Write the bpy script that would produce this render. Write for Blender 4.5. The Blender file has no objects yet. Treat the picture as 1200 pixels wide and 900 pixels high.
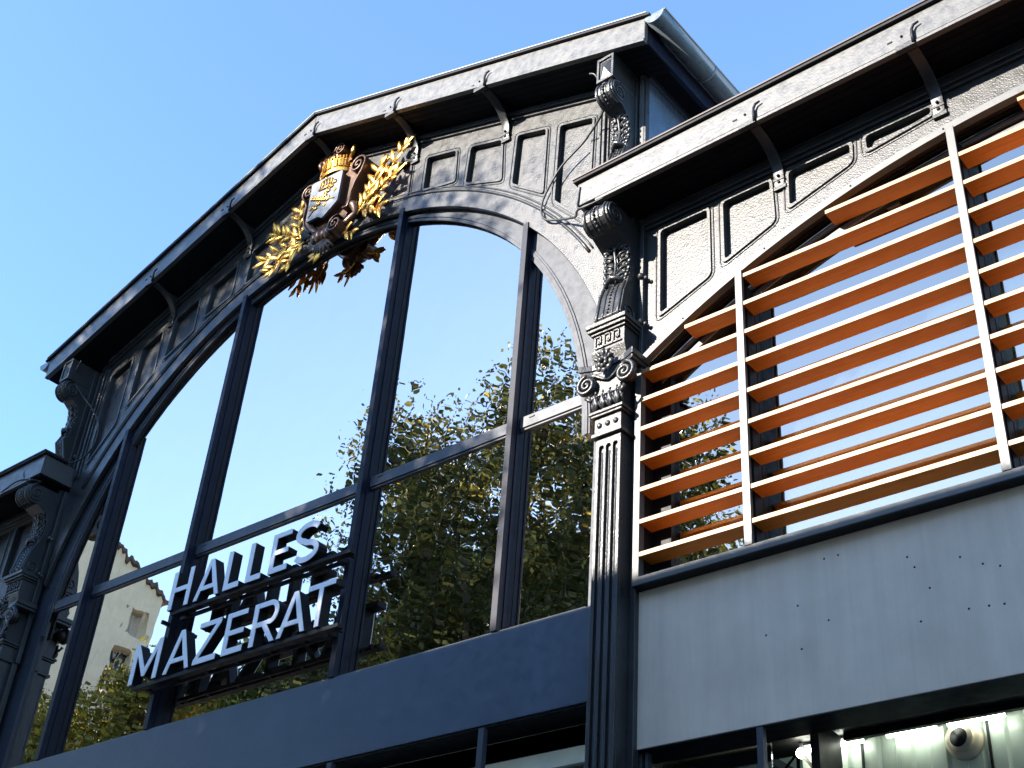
import bpy, bmesh, math, random
import numpy as np
from mathutils import Vector, Matrix
from mathutils.geometry import tessellate_polygon
R = math.radians
rnd = random.Random(7)
scene = bpy.context.scene
COL = scene.collection

# ------------------------------------------------------------------ camera
cam_d = bpy.data.cameras.new('camera')
cam = bpy.data.objects.new('camera', cam_d)
COL.objects.link(cam)
cam_d.sensor_width = 36.0
cam_d.lens = 36.0 * 1534.75 / 1200.0
cam_d.clip_start = 0.1
cam_d.clip_end = 3000
YAW, PITCH, ROLL = -0.73947282, 0.60021101, 0.08208494
fwd = Vector((math.sin(YAW) * math.cos(PITCH), math.cos(YAW) * math.cos(PITCH), math.sin(PITCH)))
rt = Vector((math.cos(YAW), -math.sin(YAW), 0))
up = rt.cross(fwd)
cr, sr = math.cos(ROLL), math.sin(ROLL)
cx = cr * rt + sr * up
cy = -sr * rt + cr * up
m = Matrix((cx, cy, -fwd)).transposed().to_4x4()
m.translation = Vector((9.49, -7.0, 1.6))
cam.matrix_world = m
scene.camera = cam

# ------------------------------------------------------------------ sky, sun, exposure
SUN_DIR = Vector((-0.40, -1.0, 0.47)).normalized()      # towards the sun
sun_el = math.asin(SUN_DIR.z)
world = bpy.data.worlds.new('World')
scene.world = world
world.use_nodes = True
nt = world.node_tree
for n in list(nt.nodes):
    nt.nodes.remove(n)
sky = nt.nodes.new('ShaderNodeTexSky')
sky.sky_type = 'NISHITA'
sky.sun_disc = False
sky.sun_elevation = sun_el
sky.sun_rotation = math.atan2(SUN_DIR.x, SUN_DIR.y)
sky.air_density = 1.0
sky.dust_density = 0.1
sky.ozone_density = 4.5
bg = nt.nodes.new('ShaderNodeBackground')
bg.inputs['Strength'].default_value = 0.15
wo = nt.nodes.new('ShaderNodeOutputWorld')
nt.links.new(sky.outputs[0], bg.inputs[0])
nt.links.new(bg.outputs[0], wo.inputs[0])

sun_d = bpy.data.lights.new('sun', 'SUN')
sun_d.energy = 4.6
sun_d.angle = R(0.5)
sun_d.color = (1.0, 0.925, 0.82)
sun = bpy.data.objects.new('sun', sun_d)
COL.objects.link(sun)
sun.rotation_euler = SUN_DIR.to_track_quat('Z', 'Y').to_euler()

scene.view_settings.view_transform = 'Standard'
scene.view_settings.look = 'None'
scene.view_settings.exposure = 1.92
scene.view_settings.gamma = 1.0
scene.cycles.max_bounces = 10
scene.cycles.transparent_max_bounces = 16
scene.cycles.glossy_bounces = 6

# ------------------------------------------------------------------ materials
MATS = {}
def new_mat(name):
    mt = bpy.data.materials.new(name)
    mt.use_nodes = True
    t = mt.node_tree
    return mt, t, t.nodes['Principled BSDF'], t.nodes['Material Output']

def ramp(t, fac, stops):
    r = t.nodes.new('ShaderNodeValToRGB')
    while len(r.color_ramp.elements) < len(stops):
        r.color_ramp.elements.new(0.5)
    for e, (p, c) in zip(r.color_ramp.elements, stops):
        e.position = p
        e.color = (c[0], c[1], c[2], 1) if hasattr(c, '__len__') else (c, c, c, 1)
    t.links.new(fac, r.inputs[0])
    return r.outputs[0]

def coords(t, scale=(1, 1, 1)):
    tc = t.nodes.new('ShaderNodeTexCoord')
    mp = t.nodes.new('ShaderNodeMapping')
    mp.inputs['Scale'].default_value = scale
    t.links.new(tc.outputs['Object'], mp.inputs[0])
    return mp.outputs[0]

def noise(t, co, scale, detail=3, rough=0.6):
    n = t.nodes.new('ShaderNodeTexNoise')
    n.inputs['Scale'].default_value = scale
    n.inputs['Detail'].default_value = detail
    n.inputs['Roughness'].default_value = rough
    t.links.new(co, n.inputs['Vector'])
    return n.outputs['Fac']

def paint(name, col, rough=0.42, var=0.12, metallic=0.0, bump=0.25, bscale=90, streak=0.0, specks=0.0, spec=0.5, coat=0.0):
    mt, t, b, o = new_mat(name)
    co = coords(t)
    f = noise(t, co, 2.3, 5)
    c0 = [c * (1 - var) for c in col]
    c1 = [min(1, c * (1 + var)) for c in col]
    out = ramp(t, f, [(0.3, c0), (0.7, c1)])
    if streak > 0:
        cs = coords(t, (9.0, 9.0, 0.55))
        fs = noise(t, cs, 1.0, 4, 0.65)
        mx = t.nodes.new('ShaderNodeMix'); mx.data_type = 'RGBA'; mx.blend_type = 'MULTIPLY'
        mx.inputs[0].default_value = streak
        t.links.new(out, mx.inputs[6])
        t.links.new(ramp(t, fs, [(0.35, 0.62), (0.68, 1.08)]), mx.inputs[7])
        out = mx.outputs[2]
    if specks > 0:
        v = t.nodes.new('ShaderNodeTexVoronoi')
        v.inputs['Scale'].default_value = 3.4
        t.links.new(co, v.inputs['Vector'])
        n2 = noise(t, co, 1.7, 1)
        gt = t.nodes.new('ShaderNodeMath'); gt.operation = 'LESS_THAN'
        t.links.new(v.outputs['Distance'], gt.inputs[0]); gt.inputs[1].default_value = 0.038
        mu = t.nodes.new('ShaderNodeMath'); mu.operation = 'MULTIPLY'
        t.links.new(gt.outputs[0], mu.inputs[0])
        t.links.new(ramp(t, n2, [(0.44, 0), (0.5, specks)]), mu.inputs[1])
        mx = t.nodes.new('ShaderNodeMix'); mx.data_type = 'RGBA'
        t.links.new(mu.outputs[0], mx.inputs[0])
        t.links.new(out, mx.inputs[6])
        mx.inputs[7].default_value = (0.02, 0.018, 0.015, 1)
        out = mx.outputs[2]
    t.links.new(out, b.inputs['Base Color'])
    b.inputs['Metallic'].default_value = metallic
    b.inputs['Specular IOR Level'].default_value = spec
    b.inputs['Coat Weight'].default_value = coat
    fr = noise(t, co, 11, 3)
    t.links.new(ramp(t, fr, [(0.3, max(0.02, rough - 0.08)), (0.7, rough + 0.1)]), b.inputs['Roughness'])
    if bump > 0:
        fb = noise(t, co, bscale, 2, 0.5)
        bp = t.nodes.new('ShaderNodeBump')
        bp.inputs['Strength'].default_value = bump
        bp.inputs['Distance'].default_value = 0.004
        t.links.new(fb, bp.inputs['Height'])
        t.links.new(bp.outputs[0], b.inputs['Normal'])
    MATS[name] = mt
    return mt

IRON = paint('cast_iron_paint', (0.024, 0.024, 0.024), 0.35, 0.38, spec=0.52, bump=0.6, bscale=72, streak=0.25)
FASCIA = paint('fascia_paint', (0.068, 0.067, 0.064), 0.38, 0.12, spec=0.6, bump=0.3, bscale=40, specks=0.9, streak=0.2)
SOFFIT = paint('soffit_paint', (0.006, 0.006, 0.008), 0.7, 0.2, bump=0.2, spec=0.12)
STEEL = paint('steel_fin_paint', (0.006, 0.008, 0.018), 0.42, 0.1, bump=0.05, bscale=20, spec=0.2)
STEELG = paint('steel_grey_paint', (0.045, 0.050, 0.062), 0.52, 0.1, bump=0.06, bscale=20, spec=0.3)
FRAME = paint('screen_frame_metal', (0.078, 0.078, 0.074), 0.42, 0.12, metallic=0.1, bump=0.08, bscale=30)
BAND = paint('band_sheet', (0.050, 0.072, 0.105), 0.36, 0.1, bump=0.05, bscale=6, coat=0.15)
WBAND = paint('wing_band_sheet', (0.60, 0.49, 0.38), 0.5, 0.10, bump=0.08, bscale=8, streak=0.28)
BLACK = paint('black_paint', (0.007, 0.007, 0.009), 0.5, 0.2, bump=0.1, spec=0.2)
GUTTER = paint('gutter_zinc', (0.16, 0.185, 0.20), 0.3, 0.15, metallic=0.5, bump=0.1)
RUST = paint('copper_edge', (0.055, 0.032, 0.025), 0.5, 0.2)
NOSE = paint('pale_slat_edge', (0.36, 0.21, 0.085), 0.5, 0.06, bump=0.1)
SLAT = paint('orange_slat', (0.50, 0.165, 0.012), 0.6, 0.08, bump=0.15, bscale=30)
GOLD = paint('gilding', (0.72, 0.37, 0.075), 0.30, 0.35, metallic=1.0, bump=0.5, bscale=60)
BRONZE = paint('brown_bronze', (0.075, 0.037, 0.020), 0.36, 0.5, metallic=0.35, bump=0.6, bscale=50)
SHIELD = paint('shield_grey', (0.11, 0.125, 0.15), 0.45, 0.2, bump=0.3, bscale=30)
WHITE = paint('white_acrylic', (0.80, 0.81, 0.84), 0.3, 0.04, bump=0.0)
CABLE = paint('cable_rubber', (0.02, 0.02, 0.02), 0.5, 0.1, bump=0)
PLASTER = paint('beige_plaster', (0.74, 0.66, 0.50), 0.9, 0.08, bump=0.5, bscale=12, streak=0.3)
PLASTER2 = paint('pale_plaster', (0.50, 0.46, 0.40), 0.9, 0.08, bump=0.5, bscale=12, streak=0.3)
STONE = paint('grey_stone', (0.34, 0.32, 0.29), 0.9, 0.12, bump=0.5, bscale=9, streak=0.3)
TILE = paint('roof_tile', (0.10, 0.075, 0.06), 0.8, 0.3, bump=0.6, bscale=8)
ASPHALT = paint('asphalt', (0.055, 0.055, 0.057), 0.9, 0.25, bump=0.8, bscale=60)
PAVE = paint('pavement_concrete', (0.20, 0.19, 0.18), 0.85, 0.2, bump=0.6, bscale=30)
KERB = paint('kerb_granite', (0.33, 0.32, 0.31), 0.8, 0.2, bump=0.5, bscale=30)
LINEP = paint('road_paint', (0.75, 0.75, 0.72), 0.7, 0.1, bump=0.3)
def vary(mt, amount=0.16):
    t = mt.node_tree; b = t.nodes['Principled BSDF']
    src = b.inputs['Base Color'].links[0].from_socket
    oi = t.nodes.new('ShaderNodeObjectInfo')
    mr = t.nodes.new('ShaderNodeMapRange'); mr.inputs['To Min'].default_value = 1 - amount; mr.inputs['To Max'].default_value = 1 + amount * 0.6
    t.links.new(oi.outputs['Random'], mr.inputs['Value'])
    gr = noise(t, coords(t, (1.2, 30, 30)), 2.0, 4, 0.7)
    gm = ramp(t, gr, [(0.3, 0.74), (0.7, 1.1)])
    m1 = t.nodes.new('ShaderNodeMix'); m1.data_type = 'RGBA'; m1.blend_type = 'MULTIPLY'; m1.inputs[0].default_value = 1
    t.links.new(src, m1.inputs[6]); t.links.new(gm, m1.inputs[7])
    m2 = t.nodes.new('ShaderNodeVectorMath'); m2.operation = 'SCALE'
    t.links.new(m1.outputs[2], m2.inputs[0]); t.links.new(mr.outputs[0], m2.inputs['Scale'])
    t.links.new(m2.outputs[0], b.inputs['Base Color'])
vary(SLAT); vary(NOSE, 0.1)
EARTH = paint('ground_earth', (0.16, 0.15, 0.11), 0.95, 0.3, bump=0.6, bscale=4)
CORR = paint('white_sheet', (0.44, 0.51, 0.44), 0.35, 0.15, bump=0.15, bscale=14, streak=0.5)
BEIGEV = paint('beige_plastic', (0.52, 0.45, 0.32), 0.45, 0.1)
CEIL = paint('ceiling_boards', (0.75, 0.74, 0.52), 0.7, 0.15, bump=0.3)
BARK = paint('bark', (0.10, 0.085, 0.065), 0.9, 0.3, bump=1.0, bscale=14)
ZINC = paint('roof_zinc', (0.22, 0.23, 0.24), 0.4, 0.15, metallic=0.4)
WALLIN = paint('interior_wall', (0.72, 0.70, 0.54), 0.8, 0.1)

SKYPANE = paint('sky_blue_pane', (0.10, 0.15, 0.22), 0.25, 0.15, bump=0.02, spec=0.6)  # opaque paint; the sky's blue through the glass is put into the colour
def glass(name, tint, refl, wob=0.35, rc=(0.95, 0.97, 1.0)):
    mt = bpy.data.materials.new(name); mt.use_nodes = True
    t = mt.node_tree
    for n in list(t.nodes): t.nodes.remove(n)
    o = t.nodes.new('ShaderNodeOutputMaterial')
    tr = t.nodes.new('ShaderNodeBsdfTransparent'); tr.inputs[0].default_value = (*tint, 1)
    gl = t.nodes.new('ShaderNodeBsdfGlossy'); gl.inputs['Roughness'].default_value = 0.0
    gl.inputs[0].default_value = (*rc, 1)
    mx = t.nodes.new('ShaderNodeMixShader')
    lw = t.nodes.new('ShaderNodeFresnel'); lw.inputs['IOR'].default_value = 1.5
    ad = t.nodes.new('ShaderNodeMath'); ad.operation = 'ADD'; ad.use_clamp = True
    ad.inputs[1].default_value = refl
    t.links.new(lw.outputs[0], ad.inputs[0])
    t.links.new(ad.outputs[0], mx.inputs[0])
    t.links.new(tr.outputs[0], mx.inputs[1])
    t.links.new(gl.outputs[0], mx.inputs[2])
    t.links.new(mx.outputs[0], o.inputs[0])
    co = coords(t, (1, 1, 0.7))
    fb = noise(t, co, 2.2, 2, 0.5)
    bp = t.nodes.new('ShaderNodeBump'); bp.inputs['Strength'].default_value = wob
    bp.inputs['Distance'].default_value = 0.004
    t.links.new(fb, bp.inputs['Height'])
    t.links.new(bp.outputs[0], gl.inputs['Normal'])
    MATS[name] = mt
    return mt
GLASS = glass('window_glass', (0.95, 1.0, 0.80), 0.64, 0.5, (1.0, 0.85, 0.74))
GLASSD = glass('shop_glass', (0.55, 0.58, 0.52), 0.12)
GLASSW = glass('wing_glass', (0.50, 0.55, 0.46), 0.38, 0.4, (1.0, 0.87, 0.72))
WINDARK = paint('dark_window', (0.03, 0.035, 0.04), 0.08, 0.1, bump=0)

def emis(name, col, s):
    mt, t, b, o = new_mat(name)
    b.inputs['Emission Color'].default_value = (*col, 1)
    b.inputs['Emission Strength'].default_value = s
    b.inputs['Base Color'].default_value = (0.8, 0.8, 0.8, 1)
    return mt
TUBE = emis('lamp_tube', (0.92, 1.0, 0.86), 7)
BULB = emis('lamp_bulb', (1.0, 0.95, 0.8), 9)

def leafmat(name, stops, trans=0.35):
    mt = bpy.data.materials.new(name); mt.use_nodes = True
    t = mt.node_tree
    b = t.nodes['Principled BSDF']; o = t.nodes['Material Output']
    g = t.nodes.new('ShaderNodeNewGeometry')
    co = coords(t)
    nz = noise(t, co, 0.75, 3, 0.6)
    nm = t.nodes.new('ShaderNodeMath'); nm.operation = 'MULTIPLY_ADD'
    nm.inputs[1].default_value = 3.0; nm.inputs[2].default_value = -1.0
    t.links.new(nz, nm.inputs[0])
    mxv = t.nodes.new('ShaderNodeMath'); mxv.operation = 'MULTIPLY'; mxv.use_clamp = True
    t.links.new(nm.outputs[0], mxv.inputs[0])
    ra = t.nodes.new('ShaderNodeMath'); ra.operation = 'MULTIPLY_ADD'; ra.inputs[1].default_value = 1.3; ra.inputs[2].default_value = 0.25
    t.links.new(g.outputs['Random Per Island'], ra.inputs[0])
    t.links.new(ra.outputs[0], mxv.inputs[1])
    c = ramp(t, mxv.outputs[0], stops)
    t.links.new(c, b.inputs['Base Color'])
    b.inputs['Roughness'].default_value = 0.5
    tl = t.nodes.new('ShaderNodeBsdfTranslucent')
    t.links.new(c, tl.inputs[0])
    mx = t.nodes.new('ShaderNodeMixShader'); mx.inputs[0].default_value = trans
    t.links.new(b.outputs[0], mx.inputs[1]); t.links.new(tl.outputs[0], mx.inputs[2])
    t.links.new(mx.outputs[0], o.inputs[0])
    return mt
LEAF = leafmat('plane_tree_leaf', [(0.0, (0.03, 0.036, 0.010)), (0.5, (0.075, 0.088, 0.025)), (0.85, (0.20, 0.19, 0.05)), (1.0, (0.50, 0.42, 0.10))], 0.5)
LEAFY = leafmat('yellowing_leaf', [(0.0, (0.07, 0.08, 0.012)), (0.4, (0.18, 0.18, 0.025)), (0.75, (0.34, 0.29, 0.035)), (1.0, (0.36, 0.20, 0.04))])
LEAFD = leafmat('deep_green_leaf', [(0.0, (0.025, 0.05, 0.015)), (0.6, (0.05, 0.09, 0.02)), (1.0, (0.12, 0.14, 0.03))])

# ------------------------------------------------------------------ mesh builder
def poly_area(p):
    return 0.5 * sum(p[i][0] * p[(i + 1) % len(p)][1] - p[(i + 1) % len(p)][0] * p[i][1] for i in range(len(p)))

class MB:
    def __init__(s):
        s.v = []; s.f = []; s.sm = []
    def add(s, vs, fs, smooth=False):
        o = len(s.v)
        s.v += [tuple(v) for v in vs]
        s.f += [tuple(i + o for i in f) for f in fs]
        s.sm += [smooth] * len(fs)
        return s
    def box(s, x0, x1, y0, y1, z0, z1):
        x0, x1 = sorted((x0, x1)); y0, y1 = sorted((y0, y1)); z0, z1 = sorted((z0, z1))
        vs = [(x, y, z) for z in (z0, z1) for y in (y0, y1) for x in (x0, x1)]
        return s.add(vs, [(0, 2, 3, 1), (4, 5, 7, 6), (0, 1, 5, 4), (2, 6, 7, 3), (0, 4, 6, 2), (1, 3, 7, 5)])
    def plate(s, loops, y0, y1, axis='y'):
        """loops[0] outer, others holes, in (u,w). axis y: (x,z) plane, front at y0 (towards -y)."""
        def P(u, w, d):
            if axis == 'y': return (u, d, w)
            if axis == 'x': return (d, u, w)
            return (u, w, d)
        L = [list(l) for l in loops]
        L[0] = L[0] if poly_area(L[0]) > 0 else L[0][::-1]
        for i in range(1, len(L)):
            if poly_area(L[i]) > 0: L[i] = L[i][::-1]
        tri = tessellate_polygon([[Vector((u, w, 0)) for u, w in l] for l in L])
        flat = [p for l in L for p in l]
        n = len(flat)
        vs = [P(u, w, y0) for u, w in flat] + [P(u, w, y1) for u, w in flat]
        fs = []
        flipa = (axis == 'x')
        for a, b, c in tri:
            ar = (flat[b][0] - flat[a][0]) * (flat[c][1] - flat[a][1]) - (flat[c][0] - flat[a][0]) * (flat[b][1] - flat[a][1])
            if abs(ar) < 1e-12: continue
            if ar < 0: a, b, c = a, c, b
            fs.append((a, b, c)); fs.append((c + n, b + n, a + n))
        k = 0
        for l in L:
            m_ = len(l)
            for i in range(m_):
                j = (i + 1) % m_
                fs.append((k + i, k + i + n, k + j + n, k + j))
            k += m_
        if axis != 'y':
            fs = [f[::-1] for f in fs]
        return s.add(vs, fs)
    def tube(s, path, r, n=8, closed=False, caps=True, flat=1.0):
        P = [Vector(p) for p in path]
        m_ = len(P)
        rs = r if hasattr(r, '__len__') else [r] * m_
        T = []
        for i in range(m_):
            a = P[(i - 1) % m_] if (closed or i > 0) else P[i]
            b = P[(i + 1) % m_] if (closed or i < m_ - 1) else P[i]
            T.append((b - a).normalized())
        ref = Vector((0, 0, 1)) if abs(T[0].z) < 0.9 else Vector((1, 0, 0))
        u = (ref - T[0] * ref.dot(T[0])).normalized()
        vs = []
        for i in range(m_):
            u = u - T[i] * u.dot(T[i])
            if u.length < 1e-6:
                u = T[i].orthogonal()
            u.normalize()
            w = T[i].cross(u)
            for k in range(n):
                a = 2 * math.pi * k / n
                vs.append(P[i] + (u * math.cos(a) + w * math.sin(a) * flat) * rs[i])
        fs = []
        rng = m_ if closed else m_ - 1
        for i in range(rng):
            j = (i + 1) % m_
            for k in range(n):
                l = (k + 1) % n
                fs.append((i * n + k, i * n + l, j * n + l, j * n + k))
        if caps and not closed:
            fs.append(tuple(range(n))[::-1]); fs.append(tuple((m_ - 1) * n + k for k in range(n)))
        return s.add(vs, fs, True)
    def strip(s, path, w, axis='x', th=0.01):
        """rectangular ribbon: path of (y,z) pairs, width w about x=0 given as (x0,x1)"""
        pts = path
        m_ = len(pts)
        nor = []
        for i in range(m_):
            a = pts[max(0, i - 1)]; b = pts[min(m_ - 1, i + 1)]
            d = Vector((b[0] - a[0], b[1] - a[1])).normalized()
            nor.append(Vector((-d.y, d.x)))
        vs = []
        for i, p in enumerate(pts):
            q = (p[0] + nor[i].x * th, p[1] + nor[i].y * th)
            for x in w:
                vs.append((x, p[0], p[1]))
            for x in w:
                vs.append((x, q[0], q[1]))
        fs = []
        for i in range(m_ - 1):
            a = i * 4; b = a + 4
            fs += [(a, a + 1, b + 1, b), (a + 2, b + 2, b + 3, a + 3), (a, b, b + 2, a + 2), (a + 1, a + 3, b + 3, b + 1)]
        fs += [(0, 2, 3, 1), ((m_ - 1) * 4, (m_ - 1) * 4 + 1, (m_ - 1) * 4 + 3, (m_ - 1) * 4 + 2)]
        return s.add(vs, fs, True)
    def ball(s, c, r, sy=1.0, n=10, sz=1.0):
        vs = []; fs = []
        for i in range(n // 2 + 1):
            th = math.pi * i / (n // 2)
            for k in range(n):
                a = 2 * math.pi * k / n
                vs.append((c[0] + r * math.sin(th) * math.cos(a), c[1] + r * sy * math.sin(th) * math.sin(a), c[2] + r * sz * math.cos(th)))
        for i in range(n // 2):
            for k in range(n):
                l = (k + 1) % n
                fs.append((i * n + k, (i + 1) * n + k, (i + 1) * n + l, i * n + l))
        return s.add(vs, fs, True)
    def cyl(s, p0, p1, r, n=16, r1=None):
        return s.tube([p0, p1], [r, r if r1 is None else r1], n)
    def xf(s, M, start=0):
        s.v = s.v[:start] + [tuple(M @ Vector(v)) for v in s.v[start:]]
        return s
    def mesh(s, name, mat):
        me = bpy.data.meshes.new(name)
        me.from_pydata(s.v, [], s.f)
        me.polygons.foreach_set('use_smooth', s.sm)
        if isinstance(mat, (list, tuple)):
            for q in mat: me.materials.append(q)
        else:
            me.materials.append(mat)
        me.update()
        return me
    def build(s, name, mat, parent=None, bevel=0.0, loc=None):
        o = bpy.data.objects.new(name, s.mesh(name, mat))
        COL.objects.link(o)
        if parent is not None: o.parent = parent
        if loc is not None: o.location = loc
        if bevel > 0:
            b = o.modifiers.new('bevel', 'BEVEL'); b.width = bevel; b.segments = 2
            b.limit_method = 'ANGLE'; b.angle_limit = R(40); b.harden_normals = False
        return o

def link_mesh(name, me, parent=None, loc=(0, 0, 0), rot=(0, 0, 0), sc=(1, 1, 1), bevel=0):
    o = bpy.data.objects.new(name, me); COL.objects.link(o)
    if parent is not None: o.parent = parent
    o.location = loc; o.rotation_euler = rot; o.scale = sc
    if bevel > 0:
        b = o.modifiers.new('bevel', 'BEVEL'); b.width = bevel; b.segments = 2; b.limit_method = 'ANGLE'; b.angle_limit = R(40)
    return o

def thing(name, label, cat, loc=(0, 0, 0), rz=0, group=None):
    o = bpy.data.objects.new(name, None); COL.objects.link(o)
    o.empty_display_size = 0.2
    o.location = loc; o.rotation_euler = (0, 0, rz)
    o['label'] = label; o['category'] = cat
    if group: o['group'] = group
    return o
def tag(o, label, cat, group=None):
    o['label'] = label; o['category'] = cat
    if group: o['group'] = group
    return o
def struct(o):
    o['kind'] = 'structure'; return o
def copy_tree(o, parent=None):
    c = o.copy(); COL.objects.link(c); c.parent = parent
    for ch in list(o.children): copy_tree(ch, c)
    return c

def round_poly(pts, r, n=4):
    out = []
    m_ = len(pts)
    for i in range(m_):
        p = Vector(pts[i]); a = Vector(pts[i - 1]); b = Vector(pts[(i + 1) % m_])
        rr = min(r, (a - p).length * 0.4, (b - p).length * 0.4)
        pa = p + (a - p).normalized() * rr; pb = p + (b - p).normalized() * rr
        for k in range(n + 1):
            t = k / n
            q = pa * (1 - t) ** 2 + p * 2 * t * (1 - t) + pb * t * t
            out.append((q.x, q.y))
    return out
def offset_poly(pts, d):
    """outward offset by d"""
    if poly_area(pts) < 0: pts = pts[::-1]
    out = []
    m_ = len(pts)
    for i in range(m_):
        p = Vector(pts[i]); a = Vector(pts[i - 1]); b = Vector(pts[(i + 1) % m_])
        n1 = (p - a).normalized(); n1 = Vector((n1.y, -n1.x))
        n2 = (b - p).normalized(); n2 = Vector((n2.y, -n2.x))
        k = (n1 + n2); k = k / max(0.15, k.dot(n1))
        q = p + k * d
        out.append((q.x, q.y))
    return out
def mirror(pts, cx0=0.0):
    return [(2 * cx0 - x, z) for x, z in pts][::-1]
def arc(cx0, cz0, r, a0, a1, n):
    return [(cx0 + r * math.cos(a0 + (a1 - a0) * i / n), cz0 + r * math.sin(a0 + (a1 - a0) * i / n)) for i in range(n + 1)]

# ================================================================== THE HALL
hall = thing('market_hall', 'dark grey cast iron market hall with gabled front, huge arched window and lower side wings', 'building')
SL = 0.345
def zt(x): return 12.93 - SL * abs(x)          # top of gable fascia
YF = -0.445

# ---- nave frieze: plate with recessed panels
AC, AR, AX = 6.98, 4.25, 0.055
P_R = [[(0.80, 11.93), (1.33, 11.76), (1.34, 11.27), (0.78, 11.42)],
       [(1.60, 11.67), (2.03, 11.53), (2.05, 11.09), (1.60, 11.21)],
       [(2.26, 11.45), (2.69, 11.30), (2.72, 10.74), (2.24, 10.95)],
       [(2.92, 11.23), (3.29, 11.10), (3.29, 10.27), (2.90, 10.58)],
       [(3.48, 11.03), (3.88, 10.90), (3.86, 9.62), (3.47, 10.05)]]
def panel_wall(name, outer, panels, parent, ytop=0.0, rec=0.05, mat=IRON, back=0.13):
    holes = [round_poly(p, 0.035) for p in panels]
    mb = MB().plate([outer] + holes, ytop, ytop + rec)
    wall = mb.build(name, mat, parent, bevel=0.006)
    MB().plate([outer], ytop + rec + 0.012, ytop + back).build('backing_wall', mat, wall)
    for h in panels:
        q = round_poly(offset_poly(h, 0.012), 0.035)
        MB().plate([q], ytop + rec - 0.002, ytop + rec + 0.010).build('recessed_panel', mat, wall)
        o = round_poly(offset_poly(h, 0.030), 0.06, 5)
        i = round_poly(offset_poly(h, 0.001), 0.036, 5)
        mm = MB().plate([o, i], ytop - 0.016, ytop + 0.004)
        path = [(x, ytop + 0.0, z) for x, z in round_poly(offset_poly(h, 0.052), 0.075, 5)]
        mm.tube(path, 0.009, 6, closed=True)
        mm.build('panel_moulding', mat, wall, bevel=0.005)
    return wall
ang = math.asin((4.13) / AR)
outer = arc(AX, AC, AR, math.pi / 2 - ang, math.pi / 2 + ang, 72)
outer += [(-4.2, zt(4.2) - 0.31), (0, zt(0) - 0.31), (4.2, zt(4.2) - 0.31)]
frieze = panel_wall('gable_frieze', outer, P_R + [mirror(p) for p in P_R], hall)
# arch roll moulding + cornice ledges + vertical end mouldings
def archpath(r, y, a0, a1, n=60, c=AC):
    return [(x, y, z) for x, z in arc(AX, c, r, a0, a1, n)]
mm = MB()
mm.tube(archpath(AR + 0.20, -0.002, R(30), R(150)), 0.017, 8, flat=1)
mm.tube(archpath(AR + 0.245, -0.002, R(30), R(150)), 0.010, 6)
mm.build('arch_moulding', IRON, frieze)
def slope_box(x0, x1, d0, d1, y0, y1):
    """prism following the gable line between x0,x1 ; d = distance below fascia top"""
    return [(x0, zt(x0) - d1), (x1, zt(x1) - d1), (x1, zt(x1) - d0), (x0, zt(x0) - d0)]
for s in (-1, 1):
    m1 = MB()
    m1.plate([slope_box(0.02 * s, 4.0 * s, 0.42, 0.455, 0, 0)], -0.03, 0.01)
    m1.plate([slope_box(0.02 * s, 4.0 * s, 0.36, 0.417, 0, 0)], -0.055, 0.01)
    m1.build('cornice_ledge', IRON, frieze, bevel=0.005)
    m1 = MB()
    for dx, w, p in ((3.975, 0.018, 0.02), (4.02, 0.03, 0.035), (4.07, 0.018, 0.02)):
        m1.plate([[(s * dx, 9.45), (s * (dx + w), 9.40), (s * (dx + w), 11.05), (s * dx, 11.07)]], -p, 0.01)
    m1.build('end_moulding', IRON, frieze, bevel=0.004)

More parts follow.
